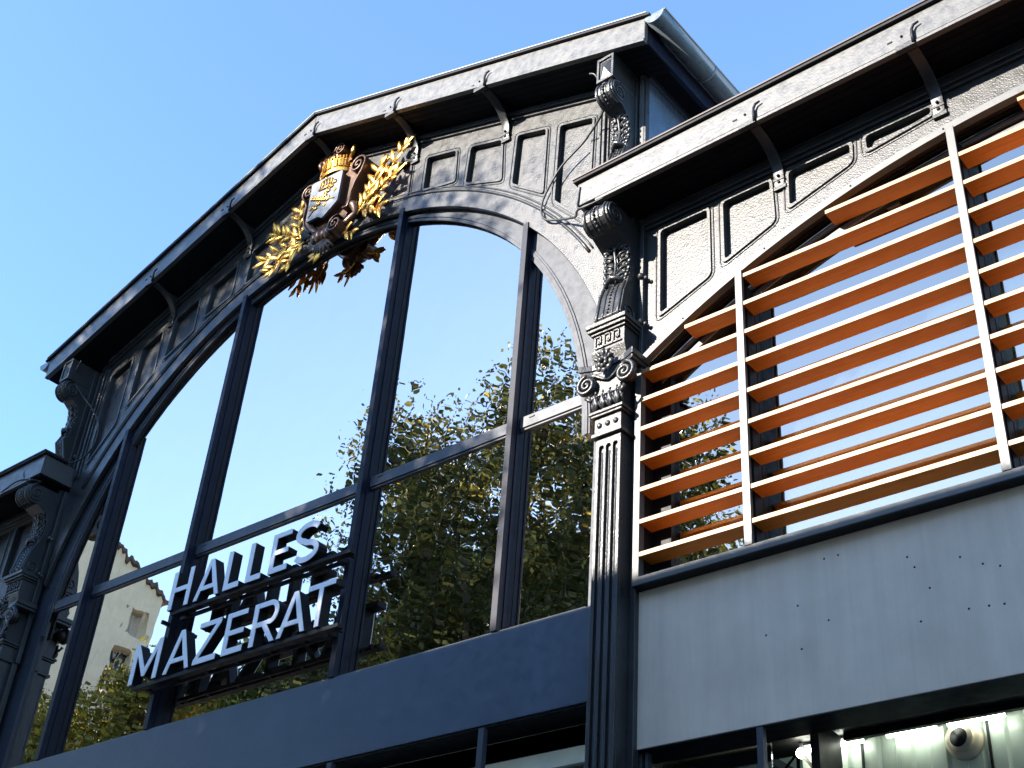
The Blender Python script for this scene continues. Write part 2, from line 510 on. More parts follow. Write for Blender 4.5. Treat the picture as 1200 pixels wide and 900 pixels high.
# ---- gable fascia, flashing, soffit, roof
for s in (-1, 1):
    fa = MB().plate([slope_box(0.003 * s, 4.79 * s, 0.0, 0.27, 0, 0)], YF, YF + 0.05)
    fa.plate([slope_box(0.003 * s, 4.785 * s, 0.268, 0.305, 0, 0)], YF - 0.008, YF + 0.05)
    fo = fa.build('gable_fascia', FASCIA, hall, bevel=0.004)
    MB().plate([slope_box(0.003 * s, 4.86 * s, -0.030, -0.003, 0, 0)], YF - 0.035, YF + 0.3).build('roof_flashing', BLACK, fo, bevel=0.003)
    MB().plate([slope_box(0.003 * s, 4.83 * s, -0.046, -0.032, 0, 0)], YF - 0.040, YF + 0.3).build('roof_edge_strip', ZINC, fo)
    so = MB().plate([slope_box(0.003 * s, 4.78 * s, 0.20, 0.30, 0, 0)], YF + 0.055, 0.0)
    for k in range(5):
        yy = YF + 0.10 + k * 0.075
        so.plate([slope_box(0.01 * s, 4.77 * s, 0.298, 0.306, 0, 0)], yy, yy + 0.06)
    so.build('gable_soffit', SOFFIT, hall)
    MB().plate([slope_box(0.003 * s, 4.82 * s, -0.045, 0.065, 0, 0)], YF + 0.31, 1.2).build('nave_roof', ZINC, hall)
    MB().plate([slope_box(2.5 * s, 4.82 * s, -0.045, 0.065, 0, 0)], 1.201, 26).build('nave_roof', ZINC, hall)
    MB().plate([slope_box(0.003 * s, 2.498 * s, -0.02, 0.01, 0, 0)], 1.201, 26).build('added_roof_light', GLASSD, hall)  # unseen glazing added so daylight brightens the interior
    # side eaves soffit and side wall with clerestory
    MB().box(4.36 * s, 4.74 * s, 0.004, 26, 11.19, 11.24).build('eave_soffit', SOFFIT, hall)
    MB().box(4.745 * s, 4.79 * s, YF + 0.06, 26, 10.99, 11.22).build('eave_board', STEEL, hall)
    w = MB().box(4.22 * s, 4.34 * s, 0.02, 26, 9.3, 9.75)
    w.box(4.22 * s, 4.34 * s, 0.14, 26, 11.0, 11.3)
    sw = w.build('nave_side_wall', IRON, hall)
    MB().box(4.452 * s, 4.50 * s, -0.04, 0.045, 9.6, 11.185).build('corner_post', FRAME, sw, bevel=0.003)
    for k in range(10):
        y0 = 0.05 + k * 1.9
        MB().box(4.484 * s, 4.492 * s, y0, y0 + 1.88, 9.62, 11.12).build('clerestory_pane', SKYPANE, sw)
        fr = MB().box(4.47 * s, 4.505 * s, y0, y0 + 1.88, 11.122, 11.18)
        fr.box(4.493 * s, 4.50 * s, y0 + 0.03, y0 + 1.85, 11.07, 11.085)
        fr.box(4.47 * s, 4.505 * s, y0 + 1.882, y0 + 1.898, 9.62, 11.18)
        fr.build('clerestory_frame', STEELG, sw)
        MB().box(4.30 * s, 4.468 * s, y0, y0 + 1.88, 9.8, 10.98).build('clerestory_lining', BAND, sw)
    # half-round gutter
    g = MB()
    prof = [(math.cos(a), math.sin(a)) for a in [math.pi + math.pi * i / 14 for i in range(15)]]
    rr = 0.105; gx = 4.90; gz = zt(4.79) - 0.02
    vs = []; n = 15
    for y in (YF + 0.0, 26):
        for (c, q) in prof: vs.append((s * (gx + rr * c), y, gz + rr * q))
        for (c, q) in prof: vs.append((s * (gx + (rr - 0.012) * c), y, gz + (rr - 0.012) * q))
    fs = []
    for k in range(n - 1):
        fs += [(k, k + 1, 2 * n + k + 1, 2 * n + k), (n + k, 3 * n + k, 3 * n + k + 1, n + k + 1), (k, n + k, n + k + 1, k + 1)]
    g.add(vs, fs, True)
    # front stop end
    g.plate([[(s * (gx + rr * c), gz + rr * q) for c, q in prof]], YF - 0.012, YF + 0.003)
    g.tube([(s * (gx + rr), YF, gz + 0.008), (s * (gx + rr), 26, gz + 0.008)], 0.013, 8)
    go = g.build('roof_gutter', GUTTER, hall)
    for y in (0.42, 2.3, 5.0, 7.1):
        q = [(s * (gx + (rr + 0.006) * c), y, gz + (rr + 0.006) * w_) for c, w_ in prof]
        MB().tube(q, 0.011, 6).build('gutter_joint', GUTTER, go)

# ---- straps (eave brackets)
BRK = paint('eave_shaded_iron', (0.018, 0.018, 0.019), 0.4, 0.3, bump=0.4, bscale=60)  # darker copy of the iron paint; eave shade put into the colour
TRANSOM = paint('transom_paint', (0.062, 0.068, 0.082), 0.45, 0.1, bump=0.05, bscale=20, spec=0.4)
def make_bracket(parent, x, ztop, zbot, mat=BRK):
    mb = MB()
    H = ztop - zbot; D = -(YF + 0.06)
    pts = []
    pts.append((-0.015, zbot)); pts.append((-0.018, zbot + 0.10))
    for i in range(1, 13):
        a = math.pi / 2 * i / 12
        pts.append((-0.018 - (D - 0.02) * (1 - math.cos(a)), zbot + 0.10 + (H - 0.10) * math.sin(a)))
    mb.strip(pts, (x - 0.045, x + 0.045), th=0.018)
    mb.box(x - 0.055, x + 0.055, -0.03, 0.012, zbot - 0.03, zbot + 0.01)
    mb.box(x - 0.05, x + 0.05, -0.042, 0.0, zbot + 0.055, zbot + 0.075)
    # web plate behind the strap
    web = [(0.0, zbot + 0.10)] + pts[2:] + [(0.0, ztop)]
    mb.plate([[(p[0], p[1]) for p in web]], x - 0.012, x + 0.012, axis='x')
    # clip at fascia foot
    mb.box(x - 0.10, x + 0.05, YF - 0.018, YF + 0.03, ztop - 0.045, ztop + 0.005)
    o = mb.build('eave_bracket', mat, parent, bevel=0.003)
    b = MB(); b.ball((x, -0.034, zbot + 0.035), 0.016); b.ball((x, -0.045, zbot + 0.10), 0.014)
    b.ball((x - 0.045, YF - 0.004, ztop + 0.10), 0.011); b.box(x - 0.16, x - 0.12, YF - 0.006, YF + 0.002, ztop + 0.088, ztop + 0.100)
    b.build('bolt', BLACK, o)
    h = MB()
    hp = [(x + 0.045, YF - 0.016, ztop - 0.03), (x + 0.043, YF - 0.022, ztop + 0.05), (x + 0.045, YF - 0.024, ztop + 0.10),
          (x + 0.065, YF - 0.026, ztop + 0.135), (x + 0.105, YF - 0.024, ztop + 0.145)]
    h.tube(hp, [0.016, 0.014, 0.012, 0.011, 0.008], 6)
    h.build('finial_hook', BLACK, o)
    return o
for x in (-2.76, -1.40, 1.40, 2.76):
    make_bracket(hall, x, zt(x) - 0.305, 11.26 if abs(x) > 2 else 11.73)
make_bracket(hall, -0.0, zt(0.0) - 0.32, 12.25)

# ---- arched window: ring frame, jambs, fins, transom, panes
GC, GR = 7.32, 3.88
YG = 0.12
fr_out = arc(0, GC, GR + 0.50, 0, math.pi, 64)
fr_in = arc(0, GC, GR, math.pi, 0, 64)
win = MB().plate([fr_out + [(-(GR + 0.5), 5.0), (-3.97, 5.0), (-3.97, 7.55)] + [p for p in fr_in if p[1] > 7.6] + [(3.97, 7.55), (3.97, 5.0), (GR + 0.5, 5.0)]], 0.086, 0.18).build('arched_window_frame', STEELG, hall, bevel=0.003)
ring = MB().plate([arc(0, GC, GR + 0.055, 0, math.pi, 64) + arc(0, GC, GR - 0.03, math.pi, 0, 64)], 0.072, 0.085)
ring.plate([arc(0, GC, GR + 0.035, 0, math.pi, 64) + arc(0, GC, GR + 0.005, math.pi, 0, 64)], 0.062, 0.0715)
ring.build('glazing_bead', STEELG, win, bevel=0.004)
XM = [-3.125, -1.28, 1.30, 3.125]
TZ0, TZ1 = 7.645, 7.755
for x in XM:
    top = AC + math.sqrt(AR * AR - (abs(x - AX) + 0.03) ** 2) + 0.055
    f_ = MB().box(x - 0.032, x + 0.032, -0.014, 0.012, 5.742, top)
    f_.box(x - 0.024, x + 0.024, 0.012, 0.060, 5.742, top - 0.02)
    f_.box(x - 0.034, x + 0.034, 0.060, 0.080, 5.742, top - 0.04)
    f_.box(x - 0.030, x + 0.030, 0.080, YG + 0.05, 5.742, top - 0.05)
    f_.build('window_fin', STEEL, win, bevel=0.002)
edges = [-3.98] + XM + [3.98]
for i in range(5):
    a = edges[i] + (0.034 if i > 0 else 0.0); b = edges[i + 1] - (0.034 if i < 4 else 0.0)
    t_ = MB().box(a, b, 0.085, YG + 0.03, TZ0, TZ1)
    t_.box(a, b, 0.10, YG + 0.02, TZ0 - 0.02, TZ0 - 0.001)
    t_.box(a + 0.10, a + 0.16, 0.077, 0.085, TZ1 - 0.035, TZ1 - 0.022)
    t_.build('transom', TRANSOM, win, bevel=0.002)
for i in range(5):
    a = edges[i] + 0.01; b = edges[i + 1] - 0.01
    MB().box(a, b, YG, YG + 0.016, 5.742, TZ0).build('glass_pane', GLASS, win)
    # white spacer line at pane edge
    sp = MB()
    for xx in (a + 0.035, b - 0.047):
        sp.box(xx, xx + 0.012, YG + 0.017, YG + 0.027, 5.75, TZ0)
    rA = GR + 0.03
    aa = max(a, -rA * 0.9999); bb = min(b, rA * 0.9999)
    n = 16
    topc = [(bb + (aa - bb) * k / n, GC + math.sqrt(max(0, rA * rA - (bb + (aa - bb) * k / n) ** 2))) for k in range(n + 1)]
    if topc[0][1] < TZ1 + 0.02: topc[0] = (topc[0][0], TZ1 + 0.05)
    if topc[-1][1] < TZ1 + 0.02: topc[-1] = (topc[-1][0], TZ1 + 0.05)
    MB().plate([[(aa, TZ1), (bb, TZ1)] + topc], YG, YG + 0.016).build('glass_pane', GLASS, win)
    for xx in (a + 0.035, b - 0.047):
        zz = GC + math.sqrt(max(0.02, rA * rA - (abs(xx) + 0.02) ** 2))
        sp.box(xx, xx + 0.012, YG + 0.017, YG + 0.027, TZ1, zz)
    sp.build('spacer_bar', WHITE, win)
MB().box(-4.0, 4.0, 0.02, YG + 0.02, 5.737, 5.752).build('sill_bead', FRAME, win)

# ---- band under the window
MB().box(-4.2, 4.2, 0.0, 0.28, 5.0, 5.736).build('spandrel_band', BAND, hall, bevel=0.004)

# ---- columns
def spiral(cx0, cz0, r0, turns, start, n=40, hand=1):
    out = []
    for i in range(n + 1):
        t = i / n
        r = r0 * (1 - t) ** 1.1 + 0.006
        a = start + hand * turns * 2 * math.pi * t
        out.append((cx0 + r * math.cos(a), cz0 + r * math.sin(a)))
    return out
def acanthus(mb, x, y, z, w, h, tilt=0.3, lobes=5):
    """fan of lobed leaf ribs rising from (x,y,z)"""
    for k in range(-lobes, lobes + 1):
        a = k / lobes
        L = h * (1 - 0.45 * abs(a))
        dx = a * w * 0.5
        pts = []
        for i in range(6):
            t = i / 5
            pts.append((x + dx * math.sin(t * 1.5), y - 0.02 - 0.035 * math.sin(t * 2.6) * tilt / 0.3, z + L * t))
        mb.tube(pts, [0.006, 0.012, 0.014, 0.013, 0.010, 0.004], 5)
        if abs(k) % 2 == 1 or k == 0:
            mb.ball((pts[-1][0], pts[-1][1] - 0.008, pts[-1][2]), 0.013, n=6)
def console(parent, zc, zb, w, yt, yb, name='scroll_console'):
    """S-scroll: top volute at zc (centre), bottom bulge at zb"""
    rt_ = 0.125
    prof = []
    # outline in (y,z)
    prof.append((0.0, zc + rt_))
    for i in range(13):
        a = R(90) + R(200) * i / 12
        prof.append((yt + rt_ * math.cos(a), zc + rt_ * math.sin(a)))
    H = zc - zb
    ctrl = [(-0.16, zc - 0.20), (-0.13, zc - 0.32), (-0.135, zc - 0.45), (-0.17, zc - 0.58), (-0.215, zc - 0.70), (yb, zb + 0.12), (yb - 0.015, zb + 0.05), (yb + 0.02, zb), (0.0, zb)]
    ctrl = [(y, z) for y, z in ctrl if z >= zb - 1e-6]
    prof += ctrl
    mb = MB().plate([prof], -w, w, axis='x')
    o = mb.build(name, IRON, parent, bevel=0.012)
    d = MB()
    # ribs on volute face: three raised rolls
    for xx, r in ((-w * 0.75, 0.012), (w * 0.75, 0.012), (-w * 0.3, 0.006), (w * 0.3, 0.006)):
        pts = [(xx, y - 0.004, z) for y, z in prof[1:13]]
        d.tube(pts, r, 6)
    for i in range(12):
        p = prof[1 + i]
        d.ball((0, p[0] - 0.006, p[1]), 0.015, n=6)
    low = [q for q in ctrl if q[1] < zc - 0.5]
    for xx, r in ((-w * 0.8, 0.014), (w * 0.8, 0.014), (-w * .35, 0.007), (w * .35, 0.007)):
        if len(low) > 1: d.tube([(xx, y - 0.003, z) for y, z in low[:-1]], r, 6)
    # side spirals
    for s in (-1, 1):
        sp = spiral(yt, zc, rt_ * 0.86, 2.2, R(90), hand=1)
        d.tube([(s * (w + 0.004), y, z) for y, z in sp], 0.010, 6)
        sp = spiral(yb + 0.09, zb + 0.09, 0.085, 1.6, R(270), hand=1)
        d.tube([(s * (w + 0.004), y, z) for y, z in sp], 0.010, 6)
    nb = 9
    for i in range(nb):
        z = zb + 0.08 + (H - 0.62) * i / nb
        if z < zc - 0.5:
            yy = np.interp(z, [q[1] for q in ctrl[::-1][1:]], [q[0] for q in ctrl[::-1][1:]])
            d.ball((0, yy - 0.006, z), 0.012, n=6)
    d.build('beading', IRON, o)
    lf = MB()
    zl0, zl1 = zc - 0.52, zc - 0.13
    for q in range(5):
        t = (q + 0.3) / 5
        zz = zl0 + (zl1 - zl0) * t
        ws = w * (0.62 + 0.38 * math.sin(math.pi * (t * 0.8 + 0.15)))
        yb0 = np.interp(zz, [zc - .58, zc - .45, zc - .32, zc - .20, zc - .1], [-.17, -.135, -.13, -.16, -.2]) - 0.008
        for sd in (-1, 1):
            lf.ball((sd * ws * 0.50, yb0 - 0.008, zz + 0.01), 0.045, sy=0.32, n=8)
            for da, rr in ((-0.035, 0.020), (0.0, 0.024), (0.035, 0.018)):
                lf.ball((sd * (ws * 0.86 + 0.010 * (da == 0)), yb0 - 0.006 - 0.012 * (da > 0), zz + da), rr, sy=0.45, n=6)
            lf.tube([(sd * 0.012, yb0 - 0.026, zz - 0.035), (sd * ws * 0.5, yb0 - 0.032, zz + 0.006), (sd * ws * 0.9, yb0 - 0.022, zz + 0.012)], [0.007, 0.008, 0.004], 5)
    lf.tube([(0, np.interp(z_, [zc - .58, zc - .45, zc - .32, zc - .20, zc - .1], [-.17, -.135, -.13, -.16, -.2]) - 0.030, z_) for z_ in np.linspace(zl0 - 0.03, zl1, 7)], 0.014, 6)
    lf.tube([(-w * .7, -0.175, zl0 - 0.05), (-w * .35, -0.20, zl0 - 0.015), (0, -0.215, zl0 - 0.005), (w * .35, -0.20, zl0 - 0.015), (w * .7, -0.175, zl0 - 0.05)], [0.014, 0.024, 0.028, 0.024, 0.014], 7)
    lf.build('acanthus_leaf', IRON, o)
    return o
def greek_key(mb, x0, x1, z0, z1, y, n=3):
    u = (x1 - x0) / n
    t = 0.013
    for k in range(n):
        a = x0 + k * u; h = z1 - z0
        for bx in ((a, a + t, z0, z1), (a, a + u * 0.72, z1 - t, z1), (a + u * 0.72 - t, a + u * 0.72, z0 + h * .32, z1),
                   (a + u * 0.36, a + u * 0.72, z0 + h * .32, z0 + h * .32 + t), (a + u * .36, a + u * .36 + t, z0 + h * .32, z0 + h * .62), (a, a + u, z0, z0 + t)):
            mb.box(bx[0], bx[1], y - 0.012 - 0.0007 * k, y + 0.002, bx[2], bx[3])
def make_column(x):
    col = bpy.data.objects.new('column', None)
    # shaft as the part's own mesh
    hw = 0.118
    holes = []
    for c in (-0.066, 0.0, 0.066):
        holes.append([(c - 0.021, 0.5), (c + 0.021, 0.5)] + arc(c, 6.93, 0.021, 0, math.pi, 8))
    mb = MB().plate([[(-hw, 0.0), (hw, 0.0), (hw, 7.02), (-hw, 7.02)]] + holes, -0.190, -0.165)
    mb.box(-hw, hw, -0.1645, 0.02, 0.0, 7.02)
    for c in (-0.066, 0.0, 0.066):
        mb.tube([(c, -0.166, 0.52), (c, -0.166, 6.90)], 0.009, 6)
    for s in (-1, 1):
        mb.box(s * (hw + 0.001), s * (hw + 0.055), -0.045, 0.02, 0, 7.02)
    mb.box(-0.20, 0.20, -0.03, 0.021, 7.02, 8.0)
    c0 = mb.build('column', IRON, hall, bevel=0.004, loc=(x, 0, 0))
    # necking with bosses
    nk = MB()
    nk.box(-0.145, 0.145, -0.225, 0.0, 7.02, 7.055); nk.box(-0.128, 0.128, -0.205, 0.0, 7.055, 7.20); nk.box(-0.150, 0.150, -0.232, 0.0, 7.20, 7.222)
    nk.box(-0.165, 0.165, -0.245, 0.0, 7.222, 7.25)
    for k in (-1, 0, 1): nk.ball((k * 0.078, -0.206, 7.127), 0.026, sy=0.7)
    nk.build('necking', IRON, c0, bevel=0.005)
    # bell
    bl = MB().box(-0.125, 0.125, -0.205, 0.0, 7.25, 7.72)
    for k in (-1.5, -0.5, 0.5, 1.5):
        acanthus(bl, k * 0.068, -0.19, 7.255, 0.06, 0.17, lobes=2)
    for k in (-1, 1):
        acanthus(bl, k * 0.125, -0.17, 7.26, 0.05, 0.20, lobes=2)
    bl.build('capital_bell', IRON, c0, bevel=0.006)
    vo = MB()
    for s in (-1, 1):
        sp = spiral(s * 0.185, 7.52, 0.088, 2.1, R(90) if s > 0 else R(90), hand=-s)
        for yy, rr in ((-0.255, 0.017), (-0.235, 0.020)):
            vo.tube([(a, yy, b) for a, b in sp], rr, 7)
        vo.cyl((s * 0.185, -0.238, 7.52), (s * 0.175, -0.15, 7.52), 0.080, 18, 0.055)
        # band sweeping to the centre
        vo.tube([(s * 0.185, -0.245, 7.605), (s * 0.12, -0.23, 7.60), (s * 0.05, -0.22, 7.555), (0, -0.22, 7.53)], [0.02, 0.018, 0.014, 0.01], 6)
        vo.tube([(s * 0.10, -0.22, 7.40), (s * 0.15, -0.24, 7.36), (s * 0.19, -0.25, 7.40)], [0.008, 0.016, 0.018], 6)
    vo.build('capital_volute', IRON, c0)
    ab = MB()
    conc = [(-0.255, -0.255), (-0.15, -0.215), (0, -0.20), (0.15, -0.215), (0.255, -0.255), (0.255, 0.0), (-0.255, 0.0)]
    ab.plate([conc], 7.63, 7.665, axis='z'); ab.plate([[(a * 1.04, b * 1.05 if b < 0 else b) for a, b in conc]], 7.667, 7.725, axis='z')
    ab.build('abacus', IRON, c0, bevel=0.006)
    fl = MB()
    for ring_, n_, rr, ly in ((0.062, 8, 0.034, -0.275), (0.033, 6, 0.026, -0.30)):
        for k in range(n_):
            a = 2 * math.pi * (k + 0.5 * (n_ == 6)) / n_
            fl.ball((ring_ * math.cos(a), ly, 7.66 + ring_ * math.sin(a)), rr, sy=0.6, n=7)
    fl.ball((0, -0.32, 7.66), 0.025, n=8)
    for k in range(5):
        a = R(90 + (k - 2) * 38)
        fl.tube([(0.03 * math.cos(a), -0.27, 7.67 + 0.03 * math.sin(a)), (0.075 * math.cos(a), -0.30, 7.68 + 0.085 * math.sin(a)), (0.10 * math.cos(a), -0.28, 7.68 + 0.125 * math.sin(a))], [0.012, 0.02, 0.003], 6)
    fl.build('flower', IRON, c0)
    # entablature block
    en = MB()
    # splay below key
    pro = [(0.0, 7.725), (-0.20, 7.727), (-0.235, 7.83), (-0.235, 7.845), (0, 7.845)]
    en.plate([pro], -0.165, 0.165, axis='x')
    en.box(-0.155, 0.155, -0.225, 0.0, 7.846, 8.0)
    en.box(-0.172, 0.172, -0.245, 0.0, 8.0, 8.022); en.box(-0.19, 0.19, -0.268, 0.0, 8.024, 8.052); en.box(-0.20, 0.20, -0.285, 0.0, 8.054, 8.095)
    eo = en.build('entablature', IRON, c0, bevel=0.004)
    gk = MB(); greek_key(gk, -0.135, 0.135, 7.862, 7.985, -0.226)
    gk.build('greek_key', IRON, eo, bevel=0.002)
    # pier behind console
    pr = MB().box(-0.115, 0.115, -0.07, 0.02, 8.096, 9.3)
    pr.box(-0.205, -0.17, -0.05, 0.02, 7.75, 9.25); pr.box(0.17, 0.205, -0.05, 0.02, 7.75, 9.25)
    pr.box(-0.169, -0.116, -0.015, 0.02, 7.75, 9.25); pr.box(0.116, 0.169, -0.015, 0.02, 7.75, 9.25)
    for s in (-1, 1):
        for z in (8.60, 8.12):
            pr.ball((s * 0.19, -0.06, z), 0.032, n=8); 
            pr.ball((s * 0.235, -0.05, z - 0.03), 0.022, n=8)
    pr.build('pier', IRON, c0, bevel=0.005)
    console(c0, 9.09, 8.096, 0.135, -0.365, -0.245)
    # upper pier of nave with its console
    up_ = MB().box(-0.115, 0.115, -0.07, 0.02, 9.31, 11.05)
    up_.box(-0.20, -0.165, -0.035, 0.02, 9.6, 11.05); up_.box(0.165, 0.20, -0.035, 0.02, 9.6, 11.05)
    up_.ball((-0.145, -0.03, 9.78), 0.03, n=8)
    up_.ball((0.145, -0.03, 9.78), 0.03, n=8)
    up_.build('upper_pier', IRON, c0, bevel=0.005)
    k2 = console(c0, 10.66, 9.60, 0.095, -0.31, -0.13)
    bx = MB().box(-0.095, 0.095, -0.40, 0.0, 10.79, 11.10)
    bx.plate([[(-0.095, 10.79), (0.095, 10.79), (0.095, 11.10), (-0.095, 11.10)], [(-0.07, 10.82), (-0.07, 11.07), (0.07, 11.07), (0.07, 10.82)]], -0.418, -0.4005)
    bx.add([(-0.055, -0.402, 10.84), (0.055, -0.402, 10.84), (0.055, -0.402, 11.05), (-0.055, -0.402, 11.05), (0, -0.435, 10.945)],
           [(0, 1, 4), (1, 2, 4), (2, 3, 4), (3, 0, 4)])
    bx.build('diamond_block', IRON, k2, bevel=0.003)
    return c0
col_r = make_column(4.325)
col_l = copy_tree(col_r, hall)
col_l.location = (-4.325, 0, 0)

# ================================================================== WINGS (right and left)
WC, WZ, WR = 8.1, 2.25, 6.53       # arch of the wing screen
HOLES = [(5.75, 5.32), (5.96, 5.17), (5.51, 5.17), (5.76, 5.02), (5.96, 5.6), (6.06, 5.6), (6.56, 5.38), (6.64, 5.22), (6.85, 5.37), (6.98, 5.29), (7.08, 5.25), (6.86, 5.03), (6.98, 5.02), (7.07, 5.01), (6.56, 5.02), (6.52, 5.46)]
def wing(s):
    def X(x): return s * x
    def poly(p): return [(s * x, z) for x, z in p]
    W0, W1 = 4.36, 11.84
    base = [[(4.68, 9.05), (5.14, 9.05), (5.14, 8.36), (4.68, 8.17)],
            [(5.30, 9.05), (5.73, 9.05), (5.74, 8.62), (5.30, 8.44)],
            [(5.91, 9.05), (6.44, 9.05), (6.43, 8.87), (5.90, 8.70)],
            [(6.58, 9.05), (7.10, 9.05), (7.10, 8.98), (6.58, 8.91)]]
    panels = base + [mirror(p, WC) for p in base]
    wr = WR - 0.02
    a0 = math.acos((W1 - 0.02 - WC) / wr)
    bottom = arc(WC, WZ, wr, math.pi - a0, a0, 40)      # left to right over the arch
    out = bottom + [(W1, 7.6), (W1, 9.30), (W0, 9.30), (W0, 7.6)]
    ww = panel_wall('wing_frieze', poly(out), [poly(p) for p in panels], hall)
    lo = MB()
    lo.box(X(4.50), X(11.7), -0.03, 0.01, 9.12, 9.15); lo.box(X(4.50), X(11.7), -0.055, 0.01, 9.152, 9.21)
    lo.build('cornice_ledge', IRON, ww, bevel=0.004)
    # fascia, flashing, soffit, roof
    xa, xb = 4.10, 13.2
    f = MB().box(X(xa), X(xb), YF, YF + 0.04, 9.315, 9.575)
    f.box(X(xa + 0.20), X(xb), YF - 0.010, YF + 0.04, 9.268, 9.300)
    f.box(X(xa), X(xa + 0.04), YF + 0.041, -0.001, 9.315, 9.575)
    fo = f.build('wing_fascia', FASCIA, hall, bevel=0.004)
    MB().box(X(xa - 0.03), X(xb), YF - 0.035, YF + 0.3, 9.578, 9.605).build('roof_flashing', BLACK, fo, bevel=0.003)
    MB().box(X(xa - 0.035), X(xb), YF - 0.045, YF + 0.29, 9.606, 9.622).build('copper_edge', RUST, fo)
    so = MB().box(X(xa + 0.05), X(xb), YF + 0.045, 0.0, 9.305, 9.36)
    for k in range(5):
        so.box(X(xa + 0.06), X(xb), YF + 0.06 + k * 0.077, YF + 0.122 + k * 0.077, 9.299, 9.304)
    so.build('wing_soffit', SOFFIT, hall)
    MB().plate([[(YF + 0.10, 9.56), (YF + 0.31, 9.56), (26, 10.2), (26, 10.3), (YF + 0.31, 9.66), (YF + 0.10, 9.623)]], X(4.36), X(xb), axis='x').build('wing_roof', ZINC, hall)
    for x in (5.83, 7.17, 8.51, 9.85, 11.19):
        make_bracket(hall, X(x), 9.305, 8.93)
    # louvre screen
    YL = -0.10
    xl, xr = 4.505, 11.695
    def ztop(x, r=WR): return WZ + math.sqrt(r * r - (x - WC) ** 2)
    zb = 5.735
    arcp = [(xl + (xr - xl) * i / 48, ztop(xl + (xr - xl) * i / 48)) for i in range(49)]
    inn = [(xl + 0.055 + (xr - xl - 0.11) * i / 48, ztop(xl + 0.055 + (xr - xl - 0.11) * i / 48) - 0.068) for i in range(49)]
    outer_ = [(xl, zb), (xr, zb)] + arcp[::-1]
    inner_ = [(xl + 0.055, zb + 0.062), (xr - 0.055, zb + 0.062)] + inn[::-1]
    scr = MB().plate([poly(outer_), poly(inner_)], YL, YL + 0.065).build('louvre_frame', FRAME, hall, bevel=0.003)
    posts = [5.465, 7.245, 8.955, 10.735]
    for x in posts:
        p = MB().box(X(x - 0.03), X(x + 0.03), YL - 0.006, YL + 0.012, zb + 0.06, ztop(x) - 0.05)
        p.box(X(x - 0.014), X(x + 0.014), YL + 0.012, YL + 0.055, zb + 0.06, ztop(x) - 0.075)
        p.build('louvre_post', FRAME, scr, bevel=0.002)
    # black tray closing the frame to the wall; underside shade put into its colour
    MB().box(X(xl + .002), X(xr - .002), YL + 0.004, -0.002, zb - 0.007, zb - 0.001).build('shade_tray', BLACK, scr)
    bb = MB()
    for i in range(3, 46, 5):
        x, z = arcp[i]
        bb.ball((X(x), YL - 0.002, z - 0.034), 0.009, n=6)
    bb.build('bolt', STEELG, scr)
    bays = [(xl + 0.056, posts[0] - 0.031), (posts[0] + 0.031, posts[1] - 0.031), (posts[1] + 0.031, posts[2] - 0.031),
            (posts[2] + 0.031, posts[3] - 0.031), (posts[3] + 0.031, xr - 0.056)]
    for bi, (a, b) in enumerate(bays):
        k = 0
        while True:
            z = 5.96 + 0.268 * k
            k += 1
            if z > 8.7: break
            # clip by arch
            zz = z + 0.045
            if zz > WZ + WR - 0.09: continue
            half = math.sqrt(max(0, (WR - 0.085) ** 2 - (zz - WZ) ** 2))
            aa = max(a, WC - half); b2 = min(b, WC + half)
            if b2 - aa < 0.12: continue
            j = rnd.uniform(-0.003, 0.003)
            sl = MB().plate([[(YL + 0.004, z + j), (YL + 0.158, z + j - 0.004), (YL + 0.158, z + j + 0.025), (YL + 0.03, z + 0.034 + j), (YL + 0.004, z + 0.034 + j)]], X(aa), X(b2), axis='x')
            so_ = sl.build('louvre_slat', [SLAT, NOSE], scr)
            for pl in so_.data.polygons:
                if pl.normal.y < -0.9: pl.material_index = 1
    # dark carrier posts behind the slats
    for x in [xl + 0.027] + [q for q in posts] + [xr - 0.027]:
        zt_ = ztop(min(max(x, 4.7), 11.5)) - 0.16
        o = MB().box(X(x - 0.027), X(x + 0.027), YL + 0.067, 0.078, zb + 0.002, zt_)
        o.build('carrier_post', BLACK, scr)
    # cross pieces (small cleats seen between slats)
    for (x, z) in ((6.62, 8.38), (6.95, 8.20), (5.75, 7.70)):
        MB().box(X(x), X(x + 0.10), 0.12, 0.16, z, z + 0.06).build('cleat', FRAME, scr)
    # wing window behind
    yw = 0.14
    ro = [(4.47 + (11.73 - 4.47) * i / 40, WZ + math.sqrt((WR - 0.03) ** 2 - (4.47 + (11.73 - 4.47) * i / 40 - WC) ** 2)) for i in range(41)]
    ri = [(4.72 + (11.48 - 4.72) * i / 40, WZ + math.sqrt((WR - 0.22) ** 2 - (4.72 + (11.48 - 4.72) * i / 40 - WC) ** 2)) for i in range(41)]
    wf = MB().plate([poly([(4.47, 5.73), (11.73, 5.73)] + ro[::-1]), poly([(4.72, 5.76), (11.48, 5.76)] + ri[::-1])], 0.08, 0.20)
    wfo = wf.build('wing_window_frame', BLACK, hall, bevel=0.004)
    bead = MB()
    for r0_, r1_, yy in ((WR - 0.10, WR - 0.135, 0.055), (WR - 0.17, WR - 0.225, 0.066)):
        o1 = [(4.64 + (11.56 - 4.64) * i / 40, WZ + math.sqrt(r0_ ** 2 - (4.64 + (11.56 - 4.64) * i / 40 - WC) ** 2)) for i in range(41)]
        i1 = [(x, z - (r0_ - r1_)) for x, z in o1]
        bead.plate([poly(o1 + i1[::-1])], yy, 0.079)
    bead.build('arch_bead', FRAME, wfo, bevel=0.002)
    xs = [4.72] + posts + [11.48]
    for x in xs[1:-1]:
        zt_ = WZ + math.sqrt((WR - 0.22) ** 2 - (x - WC) ** 2)
        MB().box(X(x - 0.03), X(x + 0.03), 0.0785, 0.139, 5.76, zt_).build('wing_mullion', BLACK, wfo)
